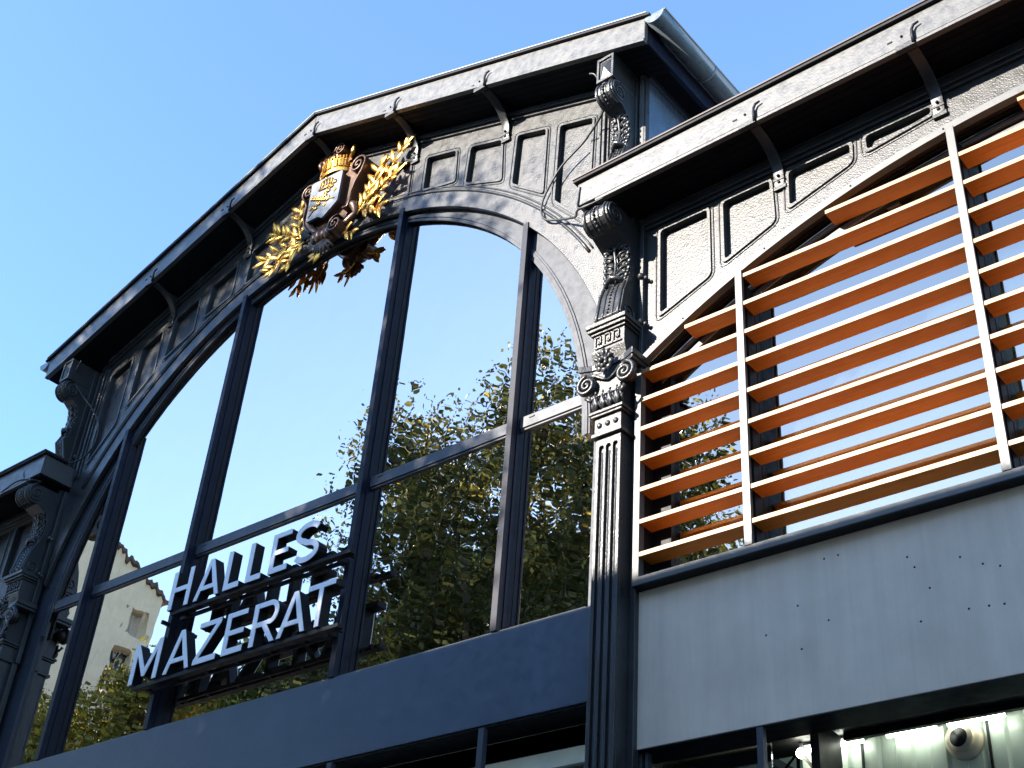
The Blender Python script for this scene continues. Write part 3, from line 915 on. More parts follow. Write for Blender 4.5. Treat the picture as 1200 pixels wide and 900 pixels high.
    for i in range(5):
        a = xs[i] + 0.002; b = xs[i + 1] - 0.002
        n = 10
        tp = [(b + (a - b) * k / n, WZ + math.sqrt((WR - 0.215) ** 2 - (b + (a - b) * k / n - WC) ** 2)) for k in range(n + 1)]
        MB().plate([poly([(a, 5.76), (b, 5.76)] + tp)], yw + 0.0, yw + 0.016).build('glass_pane', GLASSW, wfo)
    # wing band
    bd_ = MB().box(X(4.452), X(11.72), -0.0, 0.25, 4.58, 5.7335).build('wing_band', WBAND, hall, bevel=0.004)
    if s > 0:
        sc_h = MB()
        for (hx, hz) in HOLES:
            sc_h.ball((hx, 0.0, hz), 0.008, sy=0.4, n=6)
        sc_h.build('screw', BLACK, bd_)['kind'] = 'stuff'
        for jx in (7.96, 9.84):
            MB().box(jx, jx + 0.004, -0.0015, 0.003, 4.585, 5.728).build('sheet_joint', BLACK, bd_)
    # ground floor below the wing
    MB().box(X(4.46), X(11.72), 0.02, 0.9, 4.585, 4.70).build('ground_floor_soffit', BLACK, hall) if s < 0 else None
wing(1)
wing(-1)
# outer columns of the wings
for x in (11.88, -11.88):
    c = copy_tree(col_r, hall); c.location = (x, 0, 0)
    for ch in list(c.children):
        if ch.name.startswith('upper_pier') or (ch.name.startswith('scroll_console') and any(g.name.startswith('diamond') for g in ch.children)):
            for g in list(ch.children): bpy.data.objects.remove(g)
            bpy.data.objects.remove(ch)

# ================================================================== GROUND FLOOR
# nave shopfront
sh = MB().box(-4.2, 4.2, 0.02, 0.75, 4.985, 4.998).build('shopfront_soffit', BLACK, hall)
yb = 0.34
xs = [-4.18, -1.42, 1.44, 3.08, 4.18]
sf = MB()
sf.box(-4.2, 4.2, yb - 0.04, yb + 0.1, 4.82, 4.98)
MB().box(-4.2, 4.2, yb - 0.04, yb + 0.1, 0.0, 0.25).build('shopfront_plinth', STEELG, hall)
sfo = sf.build('shopfront_frame', STEELG, hall, bevel=0.003)
for x in (-3.08, -1.44, 1.44, 3.08):
    MB().box(x - 0.027, x + 0.027, 0.0, 0.05, 0.0, 4.984).build('shopfront_post', STEELG, hall, bevel=0.003)
for i, (a, b) in enumerate(((-4.2, -3.08), (-3.08, -1.44), (-1.44, 1.44), (1.44, 3.08), (3.08, 4.2))):
    w_ = 0.06
    MB().plate([[(a, 0.25), (b, 0.25), (b, 4.82), (a, 4.82)], [(a + w_, 0.33), (b - w_ - (0.10 if i == 4 else 0), 0.33), (b - w_ - (0.10 if i == 4 else 0), 4.74), (a + w_, 4.74)]], yb - 0.03, yb + 0.05).build('shopfront_sash', STEEL if i != 4 else BAND, sfo, bevel=0.003)
    MB().box(a + w_ - 0.01, b - w_ + 0.01, yb, yb + 0.012, 0.32, 4.75).build('glass_pane', GLASSD, sfo)
# right wing shopfront: soffit, posts, lit sheet wall
MB().plate([[(0.02, 4.60), (0.95, 4.72), (0.95, 4.80), (0.02, 4.70)]], 4.46, 11.72, axis='x').build('ground_floor_soffit', BLACK, hall)
for x in (5.43, 7.30, 9.1, 10.9):
    MB().box(x - 0.022, x + 0.022, 0.004, 0.05, 0.0, 4.578).build('shopfront_post', STEELG, hall, bevel=0.002)
MB().box(4.47, 4.50, 0.05, 0.10, 0.0, 4.578).build('side_trim', STEELG, hall, bevel=0.002)
MB().box(4.53, 4.55, 0.05, 0.10, 0.0, 4.57).build('side_trim', STEELG, hall, bevel=0.002)
MB().box(4.456, 11.716, 0.004, 0.27, 4.572, 4.5785).build('band_shade_plate', BLACK, hall)  # black plate added below the band, its underside shade put into the colour
MB().box(5.70, 11.70, 0.60, 0.64, 4.628, 4.72).build('light_baffle', BLACK, hall)  # added baffle that keeps the tube light off the soffit
MB().box(5.62, 5.68, 0.30, 0.60, 0.0, 4.66).build('wing_jamb', BLACK, hall)
# corrugated sheets, lit
def corrugated(x0, x1, y, z0, z1):
    pts = []
    x = x0
    k = 0
    pitch = 0.115
    while x < x1:
        d = 0.0 if k % 2 == 0 else 0.030
        pts.append((x, y + d)); xe = min(x + pitch - 0.018, x1); pts.append((xe, y + d))
        x = xe + 0.018; k += 1
    vs = []; fs = []
    for (a, b) in pts: vs += [(a, b, z0), (a, b, z1)]
    for i in range(len(pts) - 1):
        fs.append((2 * i, 2 * i + 2, 2 * i + 3, 2 * i + 1))
    n0 = len(vs)
    for (a, b) in pts: vs += [(a, b + 0.006, z0), (a, b + 0.006, z1)]
    for i in range(len(pts) - 1):
        fs.append((n0 + 2 * i, n0 + 2 * i + 1, n0 + 2 * i + 3, n0 + 2 * i + 2))
    return MB().add(vs, fs)
YS = 0.78
x = 5.30
for L in (0.44, 0.84, 0.84, 0.84, 0.84, 0.84, 0.84, 0.84):
    corrugated(x, x + L - 0.006, YS, 0.0, 4.745).build('metal_sheet', CORR, hall)
    MB().box(x + L - 0.008, x + L + 0.008, YS - 0.012, YS - 0.001, 0.0, 4.74).build('sheet_joint', BLACK, hall)
    x += L
for i, (a, b) in enumerate(((5.36, 5.78), (5.95, 6.28), (6.36, 6.72), (6.85, 7.1), (7.2, 7.62), (8.0, 8.6), (9.0, 9.6))):
    wh = ['at the left end above the grey sheets', 'second from the left', 'near the middle above the sheets', 'short one right of the round vent', 'at the right picture edge', 'outside the picture to the right', 'farthest right'][i]
    t = thing('strip_light', 'glowing strip light over the sheet wall, ' + wh, 'light', ((a + b) / 2, 0.71, 4.648), 0, 'strip lights over the sheet wall')
    MB().cyl(((a - b) / 2, 0, 0), ((b - a) / 2, 0, 0), 0.016, 8).build('lamp_tube', TUBE, t)
    MB().box((a - b) / 2, (b - a) / 2, -0.05, 0.05, 0.017, 0.024).build('lamp_holder', STEELG, t)
lb = thing('wall_lamp', 'small glaring lamp behind the shop glass left of the metal sheets', 'lamp', (5.38, 0.62, 4.60))
MB().ball((0, 0, 0), 0.035).build('bulb', BULB, lb)
MB().cyl((0, 0, 0.03), (0.0, 0, 0.11), 0.012, 8).build('lamp_stem', STEELG, lb)
MB().cyl((0.02, 0, -0.02), (0.2, 0.05, -0.3), 0.012, 8).build('lamp_arm', FRAME, lb)
# vent
vt = thing('round_vent', 'beige round vent outlet on the lit metal sheet wall', 'vent', (6.43, YS - 0.003, 4.555))
v = MB(); v.tube([(0, 0, 0), (0, -0.03, 0), (0, -0.05, 0)], [0.125, 0.12, 0.10], 28)
v.build('flange', BEIGEV, vt)
v = MB(); v.tube([(0, -0.045, 0), (-0.0035, -0.066, 0.001)], [0.088, 0.080], 28)
v.build('spout', BEIGEV, vt)
v = MB(); v.tube([(-0.014, -0.055, 0.004), (-0.0165, -0.069, 0.0045)], [0.060, 0.060], 24)
v.build('spout_mouth', BLACK, vt)
MB().box(4.5, 5.34, 0.30, 0.312, 0.1, 4.58).build('shop_glass', GLASSD, hall)
MB().box(4.40, 5.3, 2.4, 2.5, 0.0, 4.6).build('shop_back_wall', WALLIN, hall)

# ================================================================== INTERIOR
MB().box(-4.2, 4.2, 0.3, 26, 4.70, 4.98).build('upper_floor', WALLIN, hall)
MB().box(4.4, 11.8, 0.4, 26, 5.3, 5.5).build('wing_upper_floor', WALLIN, hall)
MB().box(-11.8, -4.4, 0.4, 26, 5.3, 5.5).build('wing_upper_floor', WALLIN, hall)
for s in (-1, 1):
    c = MB().plate([slope_box(2.4 * s, 4.2 * s, 0.26, 0.32, 0, 0)], 0.30, 26).build('nave_ceiling', CEIL, hall)
    MB().box(4.2 * s, 11.8 * s, 0.45, 26, 9.22, 9.28).build('wing_ceiling', CEIL, hall)
MB().box(-12, 12, 26, 26.2, 0, 5.6).build('rear_wall', WALLIN, hall)
MB().box(12.0, 12.15, 0.1, 26, 0, 9.3).build('end_wall', IRON, hall)
MB().box(-12.15, -12.0, 0.1, 26, 0, 9.3).build('end_wall', IRON, hall)
def lattice(x0, x1, y, z0, z1, n, th=0.05, axis='x'):
    mb = MB()
    def P(u, z): return (u, y, z) if axis == 'x' else (y, u, z)
    mb.tube([P(x0, z0), P(x1, z0)], th, 4); mb.tube([P(x0, z1), P(x1, z1)], th, 4)
    u = (x1 - x0) / n
    for k in range(n):
        a = x0 + k * u
        mb.tube([P(a, z0), P(a + u, z1)], th * 0.55, 4); mb.tube([P(a, z1), P(a + u, z0)], th * 0.55, 4)
        mb.tube([P(a, z0), P(a, z1)], th * 0.7, 4)
    return mb
for y in (3.5, 5.2, 9.0, 13.0):
    tr = lattice(-4.1, 4.1, y, 8.85, 9.5, 12).build('roof_truss', BLACK, hall)
    for s in (-1, 1):
        c = MB().tube([(4.0 * s, y, 5.0), (4.0 * s, y, 10.9)], 0.11, 10).build('interior_column', BLACK, hall)
        pts = [(s * (4.0 - 2.2 * math.sin(t)), y, 9.0 - 1.8 * math.cos(t)) for t in [R(90) * i / 8 for i in range(9)]]
        MB().tube(pts, 0.06, 5).build('truss_brace', BLACK, hall)
for s in (-1, 1):
    lattice(0.4, 25, 4.0 * s, 8.6, 9.2, 34, axis='y', th=0.045).build('lattice_girder', BLACK, hall)
    MB().box(2.0 * s, 2.14 * s, 0.4, 25, 10.9, 11.2).build('purlin', BLACK, hall)

# ================================================================== SIGN
def L_H(w): return [[(0, 0), (.14, 0), (.14, .44), (w - .14, .44), (w - .14, 0), (w, 0), (w, 1), (w - .14, 1), (w - .14, .56), (.14, .56), (.14, 1), (0, 1)]]
def L_L(w): return [[(0, 0), (w, 0), (w, .14), (.14, .14), (.14, 1), (0, 1)]]
def L_E(w): return [[(0, 0), (w, 0), (w, .14), (.14, .14), (.14, .45), (w * .93, .45), (w * .93, .57), (.14, .57), (.14, .88), (w, .88), (w, 1), (0, 1)]]
def L_T(w): return [[(w / 2 - .06, 0), (w / 2 + .06, 0), (w / 2 + .06, .88), (w, .88), (w, 1), (0, 1), (0, .88), (w / 2 - .06, .88)]]
def L_Z(w): return [[(0, 0), (w, 0), (w, .14), (.16, .14), (w, .89), (w, 1), (.02, 1), (.02, .88), (w - .16, .88), (0, .11)]]
def L_M(w): return [[(0, 0), (.14, 0), (.14, .74), (w / 2 - .045, .14), (w / 2 + .045, .14), (w - .14, .74), (w - .14, 0), (w, 0), (w, 1), (w - .13, 1), (w / 2, .33), (.13, 1), (0, 1)]]
def L_A(w):
    c = w / 2
    def e(z): return c * z  # left outer x at height z
    return [[(0, 0), (.125, 0), (.125 + c * .22 * .82, .22), (w - .125 - c * .22 * .82, .22), (w - .125, 0), (w, 0), (c + .065, 1), (c - .065, 1)],
            [(.165 + c * .33 * .75, .33), (c, .84), (w - .165 - c * .33 * .75, .33)]]
def L_R(w):
    rr = .27
    o = [(0, 0), (.14, 0), (.14, .42), (w * .42, .42), (w - .14, 0), (w, 0), (w * .60, .44)]
    bowl = [(w - rr + rr * math.cos(a), .71 + .29 * math.sin(a)) for a in [R(-75) + R(165) * i / 10 for i in range(11)]]
    o += bowl + [(0, 1)]
    r2 = rr - .12
    i_ = [(.14, .54), (.14, .88), (w - rr, .88)] + [(w - rr + r2 * math.cos(a), .71 + .17 * math.sin(a)) for a in [R(80) - R(160) * i / 8 for i in range(9)]] + [(w - rr, .54)]
    return [o, i_]
def L_S(w):
    c = w / 2; r = c - .06
    path = []
    for i in range(15):
        a = R(25) + R(225) * i / 14
        path.append((c + r * math.cos(a), .735 + .205 * math.sin(a)))
    for i in range(15):
        a = R(90) - R(240) * i / 14
        path.append((c + (r + 0.01) * math.cos(a), .27 + .21 * math.sin(a)))
    path = [p for k, p in enumerate(path) if k == 0 or (Vector(p) - Vector(path[k - 1])).length > 0.03]
    l = []; r_ = []
    for i, p in enumerate(path):
        a = Vector(path[max(0, i - 1)]); b = Vector(path[min(len(path) - 1, i + 1)])
        d = (b - a).normalized(); n_ = Vector((-d.y, d.x))
        l.append((p[0] + n_.x * .07, p[1] + n_.y * .07)); r_.append((p[0] - n_.x * .07, p[1] - n_.y * .07))
    return [l + r_[::-1]]
LET = dict(H=L_H, A=L_A, L=L_L, E=L_E, S=L_S, M=L_M, Z=L_Z, R=L_R, T=L_T)
sign = thing('wall_sign', 'white channel letter sign reading HALLES MAZERAT in two rows in front of the arched window', 'sign', (0, -0.20, 6.1))
def sc15(x): return 9.49 - (9.49 - x) * 6.8 / 6.7
def letters(word, xs, z0, h):
    for ch, (a, b) in zip(word, xs):
        a = sc15(a); b = sc15(b); w = (b - a) / h
        loops = [[(u * h, v * h) for u, v in l] for l in LET[ch](w)]
        o = MB().plate(loops, 0.008, 0.115).build('letter', BLACK, sign, bevel=0.0, loc=(a, 0, z0 - 6.1))
        MB().plate(loops, 0.0, 0.0075).build('letter_face', WHITE, o)
H0 = 6.855
letters('HALLES', [(-.93, -.62), (-.53, -.16), (-.09, .13), (.23, .44), (.55, .80), (.88, 1.20)], H0, 0.415)
M0 = 6.150
letters('MAZERAT', [(-1.30, -.87), (-.76, -.38), (-.32, .0), (.09, .37), (.47, .81), (.84, 1.20), (1.18, 1.52)], M0, 0.42)
for (xa, xb, z) in ((-1.05, 1.50, H0), (-1.42, 1.48, M0)):
    r_ = MB().box(xa, xb, 0.03, 0.10, z - 0.045 - 6.1, z - 0.006 - 6.1)
    r_.box(max(xa, -1.24), 1.26, 0.150, 0.175, z - 0.05 - 6.1, z - 0.01 - 6.1)
    for k in range(7):
        xx = xa + 0.12 + (xb - xa - 0.2) * k / 6
        r_.box(xx, xx + 0.03, 0.10, 0.15, z - 0.045 - 6.1, z - 0.015 - 6.1)
    r_.build('support_rail', BLACK, sign, bevel=0.003)
    for xx in (-1.28, 1.30):
        MB().box(xx - 0.015, xx + 0.015, 0.10, 0.186, z - 0.048 - 6.1, z - 0.012 - 6.1).build('support_arm', BLACK, sign)

# ================================================================== COAT OF ARMS
arms = thing('coat_of_arms', 'gilded coat of arms with shield, mural crown and laurel branches on the gable', 'coat of arms', (0.11, 0.0, 11.0))
arms.scale = (1.0, 0.78, 1.0)
def leaf_mesh(name, L, w, mat, fold=0.25, thick=0.006):
    mb = MB()
    n = 6
    top = []; vs = []
    for i in range(n + 1):
        t = i / n
        ww = w * (math.sin(math.pi * t ** 0.8) ** 0.8 if 0 < t < 1 else 0.02)
        z = 0.10 * L * math.sin(t * math.pi)
        vs += [(t * L, -ww, -z + ww * fold), (t * L, 0, -z - w * 0.25), (t * L, ww, -z + ww * fold)]
    fs = []
    for i in range(n):
        a = i * 3; b = a + 3
        fs += [(a, b, b + 1, a + 1), (a + 1, b + 1, b + 2, a + 2)]
    m0 = len(vs)
    vs2 = [(x, y, z + thick) for x, y, z in vs]
    fs2 = [tuple(m0 + q for q in f[::-1]) for f in fs]
    rim = []
    for i in range(n):
        a = i * 3; b = a + 3
        rim += [(a, m0 + a, m0 + b, b), (a + 2, b + 2, m0 + b + 2, m0 + a + 2)]
    mb.add(vs + vs2, fs + fs2 + rim, True)
    return mb.mesh(name, mat)
LM = leaf_mesh('gilded_leaf', 0.215, 0.040, GOLD)
LMs = leaf_mesh('gilded_leaf_small', 0.165, 0.042, GOLD)
def branch(s, root, dirs):
    """s: -1 left, 1 right"""
    bm_ = MB()
    stems = []
    for (x0, z0, ang_, L, bend) in dirs:
        pts = []
        x, z, a = x0, z0, ang_
        for i in range(9):
            pts.append((x, -0.10 - 0.03 * math.sin(i / 8 * 3), z))
            a += bend / 8
            x += math.cos(a) * L / 8; z += math.sin(a) * L / 8
        stems.append(pts)
        bm_.tube(pts, [0.014 * (1 - 0.07 * i) for i in range(9)], 6)
    b = bm_.build('laurel_branch', GOLD, arms)
    for pts in stems:
        n = len(pts)
        for i in (1, 3, 5, 7, 8) if len(stems) > 2 else (4, 8):
            p = Vector(pts[i]); d = (Vector(pts[i]) - Vector(pts[i - 1])).normalized()
            a0 = math.atan2(d.z, d.x)
            for sd in (-1, 1):
                if i == n - 1 and sd == 1: sd = 0
                a = a0 + sd * R(46 + rnd.uniform(-12, 12))
                big = rnd.random() < 0.55
                # leaf local x along direction in XZ plane ; local z -> +y (front bulge toward -y)
                X_ = Vector((math.cos(a), -0.12 + rnd.uniform(-0.25, 0.1), math.sin(a))).normalized()
                Z_ = Vector((rnd.uniform(-.35, .35), 1, rnd.uniform(-.35, .35)))
                Y_ = Z_.cross(X_).normalized(); Z_ = X_.cross(Y_)
                o = link_mesh('leaf', LM if big else LMs, b)
                sc = rnd.uniform(0.85, 1.12)
                M_ = Matrix((X_ * sc, Y_ * sc, Z_ * sc)).transposed().to_4x4(); M_.translation = p
                o.matrix_local = M_
                if sd == 0: break
    return b
# local coords relative to (0.11, 0, 11.0)
branch(1, None, [(0.52, 0.30, R(32), 0.45, R(35)), (0.60, 0.36, R(60), 0.55, R(15)), (0.80, 0.50, R(42), 0.58, R(20)), (0.62, 0.34, R(8), 0.50, R(40)), (0.60, 0.30, R(-20), 0.26, R(10))])
branch(-1, None, [(-0.42, 0.40, R(112), 0.55, R(-20)), (-0.44, 0.42, R(146), 0.55, R(5)), (-0.44, 0.38, R(176), 0.55, R(12)), (-0.42, 0.36, R(202), 0.50, R(5)), (-0.36, 0.34, R(224), 0.30, R(5))])
branch(1, None, [(0.12, 0.06, R(200), 0.17, R(10))])
branch(1, None, [(0.32, 0.12, R(-25), 0.16, R(10))])
# cartouche body (brown)
cb = MB()
cart = [(-0.34, 1.02), (-0.30, 0.60), (-0.26, 0.40), (-0.10, 0.24), (0.05, 0.14), (0.22, 0.22), (0.36, 0.36), (0.42, 0.55), (0.42, 1.0), (0.36, 1.16), (-0.26, 1.16)]
cb.plate([round_poly(cart, 0.06)], -0.13, 0.0)
cart_o = cb.build('cartouche', BRONZE, arms, bevel=0.02)
def ribbon_scroll(mb, path2d, y0, y1, th):
    """extruded curl: path in XZ, from y0 to y1"""
    l = []; r_ = []
    for i, p in enumerate(path2d):
        a = Vector(path2d[max(0, i - 1)]); b = Vector(path2d[min(len(path2d) - 1, i + 1)])
        d = (b - a).normalized(); n_ = Vector((-d.y, d.x))
        l.append((p[0] + n_.x * th / 2, p[1] + n_.y * th / 2)); r_.append((p[0] - n_.x * th / 2, p[1] - n_.y * th / 2))
    m_ = len(l)
    vs = [(x, y0, z) for x, z in l] + [(x, y0, z) for x, z in r_] + [(x, y1, z) for x, z in l] + [(x, y1, z) for x, z in r_]
    fs = []
    for i in range(m_ - 1):
        fs += [(i, i + 1, m_ + i + 1, m_ + i), (2 * m_ + i, 3 * m_ + i, 3 * m_ + i + 1, 2 * m_ + i + 1),
               (i, 2 * m_ + i, 2 * m_ + i + 1, i + 1), (m_ + i, m_ + i + 1, 3 * m_ + i + 1, 3 * m_ + i)]
    mb.add(vs, fs)
    mb.tube([(x, y0 - 0.002, z) for x, z in [((a[0] + b[0]) / 2, (a[1] + b[1]) / 2) for a, b in zip(l, r_)]], th * 0.62, 6)
def spiral2(cx0, cz0, r0, turns, end_ang, hand, n=36):
    """from outside in, starting at angle end_ang"""
    return [(cx0 + (r0 * (1 - i / n) + 0.008) * math.cos(end_ang + hand * turns * 2 * math.pi * i / n),
             cz0 + (r0 * (1 - i / n) + 0.008) * math.sin(end_ang + hand * turns * 2 * math.pi * i / n)) for i in range(n + 1)]
sc_ = MB()
# right tall scroll
p = [(0.36, 0.42), (0.44, 0.40), (0.46, 0.50), (0.46, 0.62), (0.50, 0.75), (0.58, 0.88)] + spiral2(0.49, 1.02, 0.12, 1.9, R(-15), 1)
ribbon_scroll(sc_, p, -0.22, -0.02, 0.025)
sc_.tube([(0.40, -0.16, 0.50), (0.50, -0.17, 0.42), (0.50, -0.10, 0.34), (0.38, -0.12, 0.26), (0.28, -0.14, 0.22)], [0.05, 0.055, 0.05, 0.05, 0.03], 10)
# left scroll
p = [(-0.16, 0.30), (-0.28, 0.45), (-0.33, 0.62), (-0.32, 0.80), (-0.40, 0.94)] + spiral2(-0.33, 1.03, 0.10, 1.9, R(200), -1)
ribbon_scroll(sc_, p, -0.22, -0.02, 0.025)
sc_.tube([(-0.34, -0.15, 0.72), (-0.28, -0.17, 0.52), (-0.16, -0.17, 0.36), (-0.04, -0.17, 0.25)], [0.035, 0.05, 0.05, 0.04], 10)
# bottom roll: axis along x with spiral face to the right
for k in range(4):
    sc_.tube([(-0.10 + k * 0.075, -0.17, 0.20 - k * 0.006), (-0.035 + k * 0.075, -0.17, 0.195 - k * 0.006)], 0.075 + 0.012 * (k % 2), 14)
sp = spiral2(0.28, 0.22, 0.11, 2.0, R(70), 1)
ribbon_scroll(sc_, sp, -0.24, -0.05, 0.02)
# bar with curls above crown
for k in range(5):
    sc_.tube([(-0.20 + k * 0.075, -0.19, 1.46 + k * 0.004), (-0.19 + k * 0.075, -0.24, 1.36), (-0.18 + k * 0.075, -0.20, 1.28)], [0.03, 0.032, 0.02], 8)
sp = spiral2(0.16, 1.42, 0.085, 2.0, R(180), -1)
ribbon_scroll(sc_, sp, -0.27, -0.05, 0.018)
sc_.box(-0.24, 0.30, -0.16, 0.0, 1.24, 1.50)
sc_.tube([(-0.26, -0.20, 1.50), (0.10, -0.21, 1.52)], 0.014, 6)
sc_.build('scrollwork', BRONZE, arms)
hk = MB(); hk.tube([(0.29, -0.16, 1.28), (0.34, -0.2, 1.33), (0.36, -0.2, 1.40), (0.31, -0.18, 1.45)], [0.02, 0.035, 0.03, 0.008], 8)
hk.build('gilded_petal', GOLD, arms)
# shell pendant
sl_ = MB()
for k in range(-3, 4):
    a = R(-100 + k * 17)
    sl_.tube([(0.10, -0.17, 0.12), (0.10 + 0.14 * math.cos(a), -0.19, 0.12 + 0.14 * math.sin(a)), (0.10 + 0.22 * math.cos(a), -0.15, 0.12 + 0.22 * math.sin(a))], [0.014, 0.026, 0.012], 6)
sl_.build('shell_pendant', BRONZE, arms)
# shield
shp = round_poly([(-0.25, 1.08), (0.28, 1.03), (0.28, 0.56), (0.10, 0.43), (0.05, 0.40), (-0.02, 0.46), (-0.23, 0.47)], 0.03)
shp = [(x - 0.0, z) for x, z in shp]
MB().plate([round_poly(offset_poly(shp, -0.012), 0.02)], -0.224, -0.12).build('shield_back', BRONZE, arms, bevel=0.01)
so_ = MB().plate([shp], -0.262, -0.225).build('shield', SHIELD, arms, bevel=0.008)
ch = MB()
def relief_leaf(x0, z0, x1, z1, n=7):
    d = Vector((x1 - x0, z1 - z0)); L = d.length; d.normalize(); q = Vector((-d.y, d.x))
    ch.tube([(x0, -0.268, z0), (x1, -0.268, z1)], 0.009, 5)
    for i in range(n):
        t = 0.2 + 0.8 * i / n
        bx, bz = x0 + (x1 - x0) * t, z0 + (z1 - z0) * t
        for sd in (-1, 1):
            e = d * 0.055 + q * 0.05 * sd * (1 - 0.4 * t)
            ch.tube([(bx, -0.268, bz), (bx + e.x * .6, -0.276, bz + e.y * .6), (bx + e.x, -0.268, bz + e.y)], [0.008, 0.013, 0.003], 5)
relief_leaf(-0.20, 0.52, 0.20, 0.92)
relief_leaf(0.22, 0.62, -0.20, 0.82)
for k in range(5):
    xx = -0.07 + 0.045 * k
    ch.tube([(xx, -0.268, 0.90 - 0.003 * k), (xx + (k - 2) * 0.008, -0.275, 0.97), (xx * 0.5 + 0.005, -0.27, 1.015)], [0.009, 0.012, 0.008], 5)
ch.tube([(-0.09, -0.27, 0.89), (0.01, -0.275, 0.875), (0.13, -0.27, 0.885)], 0.015, 6)
ch.ball((0.01, -0.27, 1.03), 0.018, n=8)
for (xx, zz) in ((0.06, 0.60), (-0.18, 0.66), (0.20, 0.76)):
    ch.box(xx - 0.028, xx + 0.028, -0.272, -0.26, zz - 0.008, zz + 0.008); ch.box(xx - 0.008, xx + 0.008, -0.274, -0.26, zz - 0.028, zz + 0.028)
ch.build('shield_relief', GOLD, so_)
# mural crown : half round band with battlements
cr_ = MB()
cxo, czo, rc = 0.02, 1.12, 0.235
def half_ring(z0, z1, r0, r1, n=20):
    vs = []; fs = []
    for i in range(n + 1):
        a = math.pi + math.pi * i / n
        for (r, z) in ((r0, z0), (r1, z1), (r1 - 0.03, z1), (r0 - 0.03, z0)):
            vs.append((cxo + r * math.cos(a), -0.06 + r * 0.85 * math.sin(a), z))
    for i in range(n):
        for k in range(4):
            fs.append((i * 4 + k, i * 4 + (k + 1) % 4, (i + 1) * 4 + (k + 1) % 4, (i + 1) * 4 + k))
    fs += [(3, 2, 1, 0), (n * 4, n * 4 + 1, n * 4 + 2, n * 4 + 3)]
    cr_.add(vs, fs)
half_ring(czo - 0.02, czo + 0.02, rc + 0.018, rc + 0.022)
half_ring(czo + 0.021, czo + 0.045, rc + 0.004, rc + 0.006)
half_ring(czo + 0.046, czo + 0.145, rc - 0.005, rc + 0.012)
half_ring(czo + 0.146, czo + 0.165, rc + 0.02, rc + 0.024)
for k in range(9):
    a = math.pi + math.pi * (k + 0.5) / 9
    st = len(cr_.v)
    cr_.box(-0.028, 0.028, -0.02, 0.02, czo + 0.05, czo + 0.175)
    cr_.box(-0.034, -0.012, -0.022, 0.022, czo + 0.176, czo + 0.215); cr_.box(0.012, 0.034, -0.022, 0.022, czo + 0.176, czo + 0.215)
    M_ = Matrix.Translation((cxo + rc * 1.03 * math.cos(a), -0.06 + rc * 0.88 * math.sin(a), 0)) @ Matrix.Rotation(a + math.pi / 2, 4, 'Z')
    cr_.xf(M_, st)
cr_.build('mural_crown', GOLD, arms, bevel=0.003)
ci = MB(); ci.plate([[(cxo + (rc - 0.02) * math.cos(math.pi + math.pi * i / 20), -0.06 + (rc - 0.02) * 0.85 * math.sin(math.pi + math.pi * i / 20)) for i in range(21)]], czo + 0.10, czo + 0.19, axis='z')
ci.build('crown_lining', BRONZE, arms)

# ================================================================== CABLES
def smooth_path(pts, n=6):
    out = []
    P = [Vector(p) for p in pts]
    for i in range(len(P) - 1):
        p0 = P[max(0, i - 1)]; p1 = P[i]; p2 = P[i + 1]; p3 = P[min(len(P) - 1, i + 2)]
        for k in range(n):
            t = k / n
            out.append(0.5 * ((2 * p1) + (-p0 + p2) * t + (2 * p0 - 5 * p1 + 4 * p2 - p3) * t * t + (-p0 + 3 * p1 - 3 * p2 + p3) * t ** 3))
    out.append(P[-1])
    return out
c1 = MB().tube(smooth_path([(4.10, -0.36, 11.06), (4.17, -0.34, 10.99), (4.18, -0.20, 10.75), (3.86, -0.06, 10.60), (3.55, -0.04, 10.42), (3.36, -0.035, 10.15), (3.33, -0.035, 9.96), (3.40, -0.04, 9.82), (3.58, -0.05, 9.72), (3.80, -0.12, 9.58), (3.98, -0.30, 9.38), (4.10, -0.42, 9.30), (4.3, -0.42, 9.285)]), 0.011, 6)
tag(c1.build('hanging_cable', CABLE), 'thin black cable drooping across the sunlit frieze beside the right column', 'cable')
c2 = MB().tube(smooth_path([(-4.12, -0.36, 11.05), (-4.25, -0.30, 10.8), (-3.95, -0.08, 10.35), (-3.78, -0.04, 10.05), (-3.82, -0.04, 9.75), (-4.08, -0.10, 9.62), (-4.40, -0.35, 9.66), (-4.52, -0.44, 9.45), (-4.35, -0.42, 9.25), (-4.2, -0.35, 9.27), (-4.45, -0.50, 9.29), (-4.9, -0.47, 9.28)]), 0.011, 6)
tag(c2.build('hanging_cable', CABLE), 'looping black cable hanging at the shaded left column', 'cable')
c3 = MB().tube(smooth_path([(4.40, -0.44, 9.27), (4.14, -0.46, 9.26), (4.12, -0.455, 9.4), (4.13, -0.452, 9.52)]), 0.008, 6)
tag(c3.build('fascia_cable', CABLE), 'short black cable on the left end of the right wing fascia', 'cable')

# ================================================================== STREET, GROUND
struct(MB().plate([[(-1500, -1500), (1500, -1500), (1500, 1500), (-1500, 1500)]], -0.30, -0.20, axis='z').build('ground', EARTH))
struct(MB().box(-120, 120, -11.0, -3.0, -0.19, -0.12).build('road', ASPHALT))
struct(MB().box(-120, 120, -2.85, 26, -0.19, 0.0).build('pavement', PAVE))
struct(MB().box(-120, 120, -26, -11.15, -0.19, 0.0).build('pavement', PAVE))
struct(MB().box(-120, 120, -3.0, -2.85, -0.19, 0.012).build('kerb', KERB))
struct(MB().box(-120, 120, -11.15, -11.0, -0.19, 0.012).build('kerb', KERB))
mk = MB()
for k in range(-20, 20):
    mk.box(k * 4.0, k * 4.0 + 2.0, -7.06, -6.94, -0.1195, -0.116)
struct(mk.build('road_marking', LINEP))

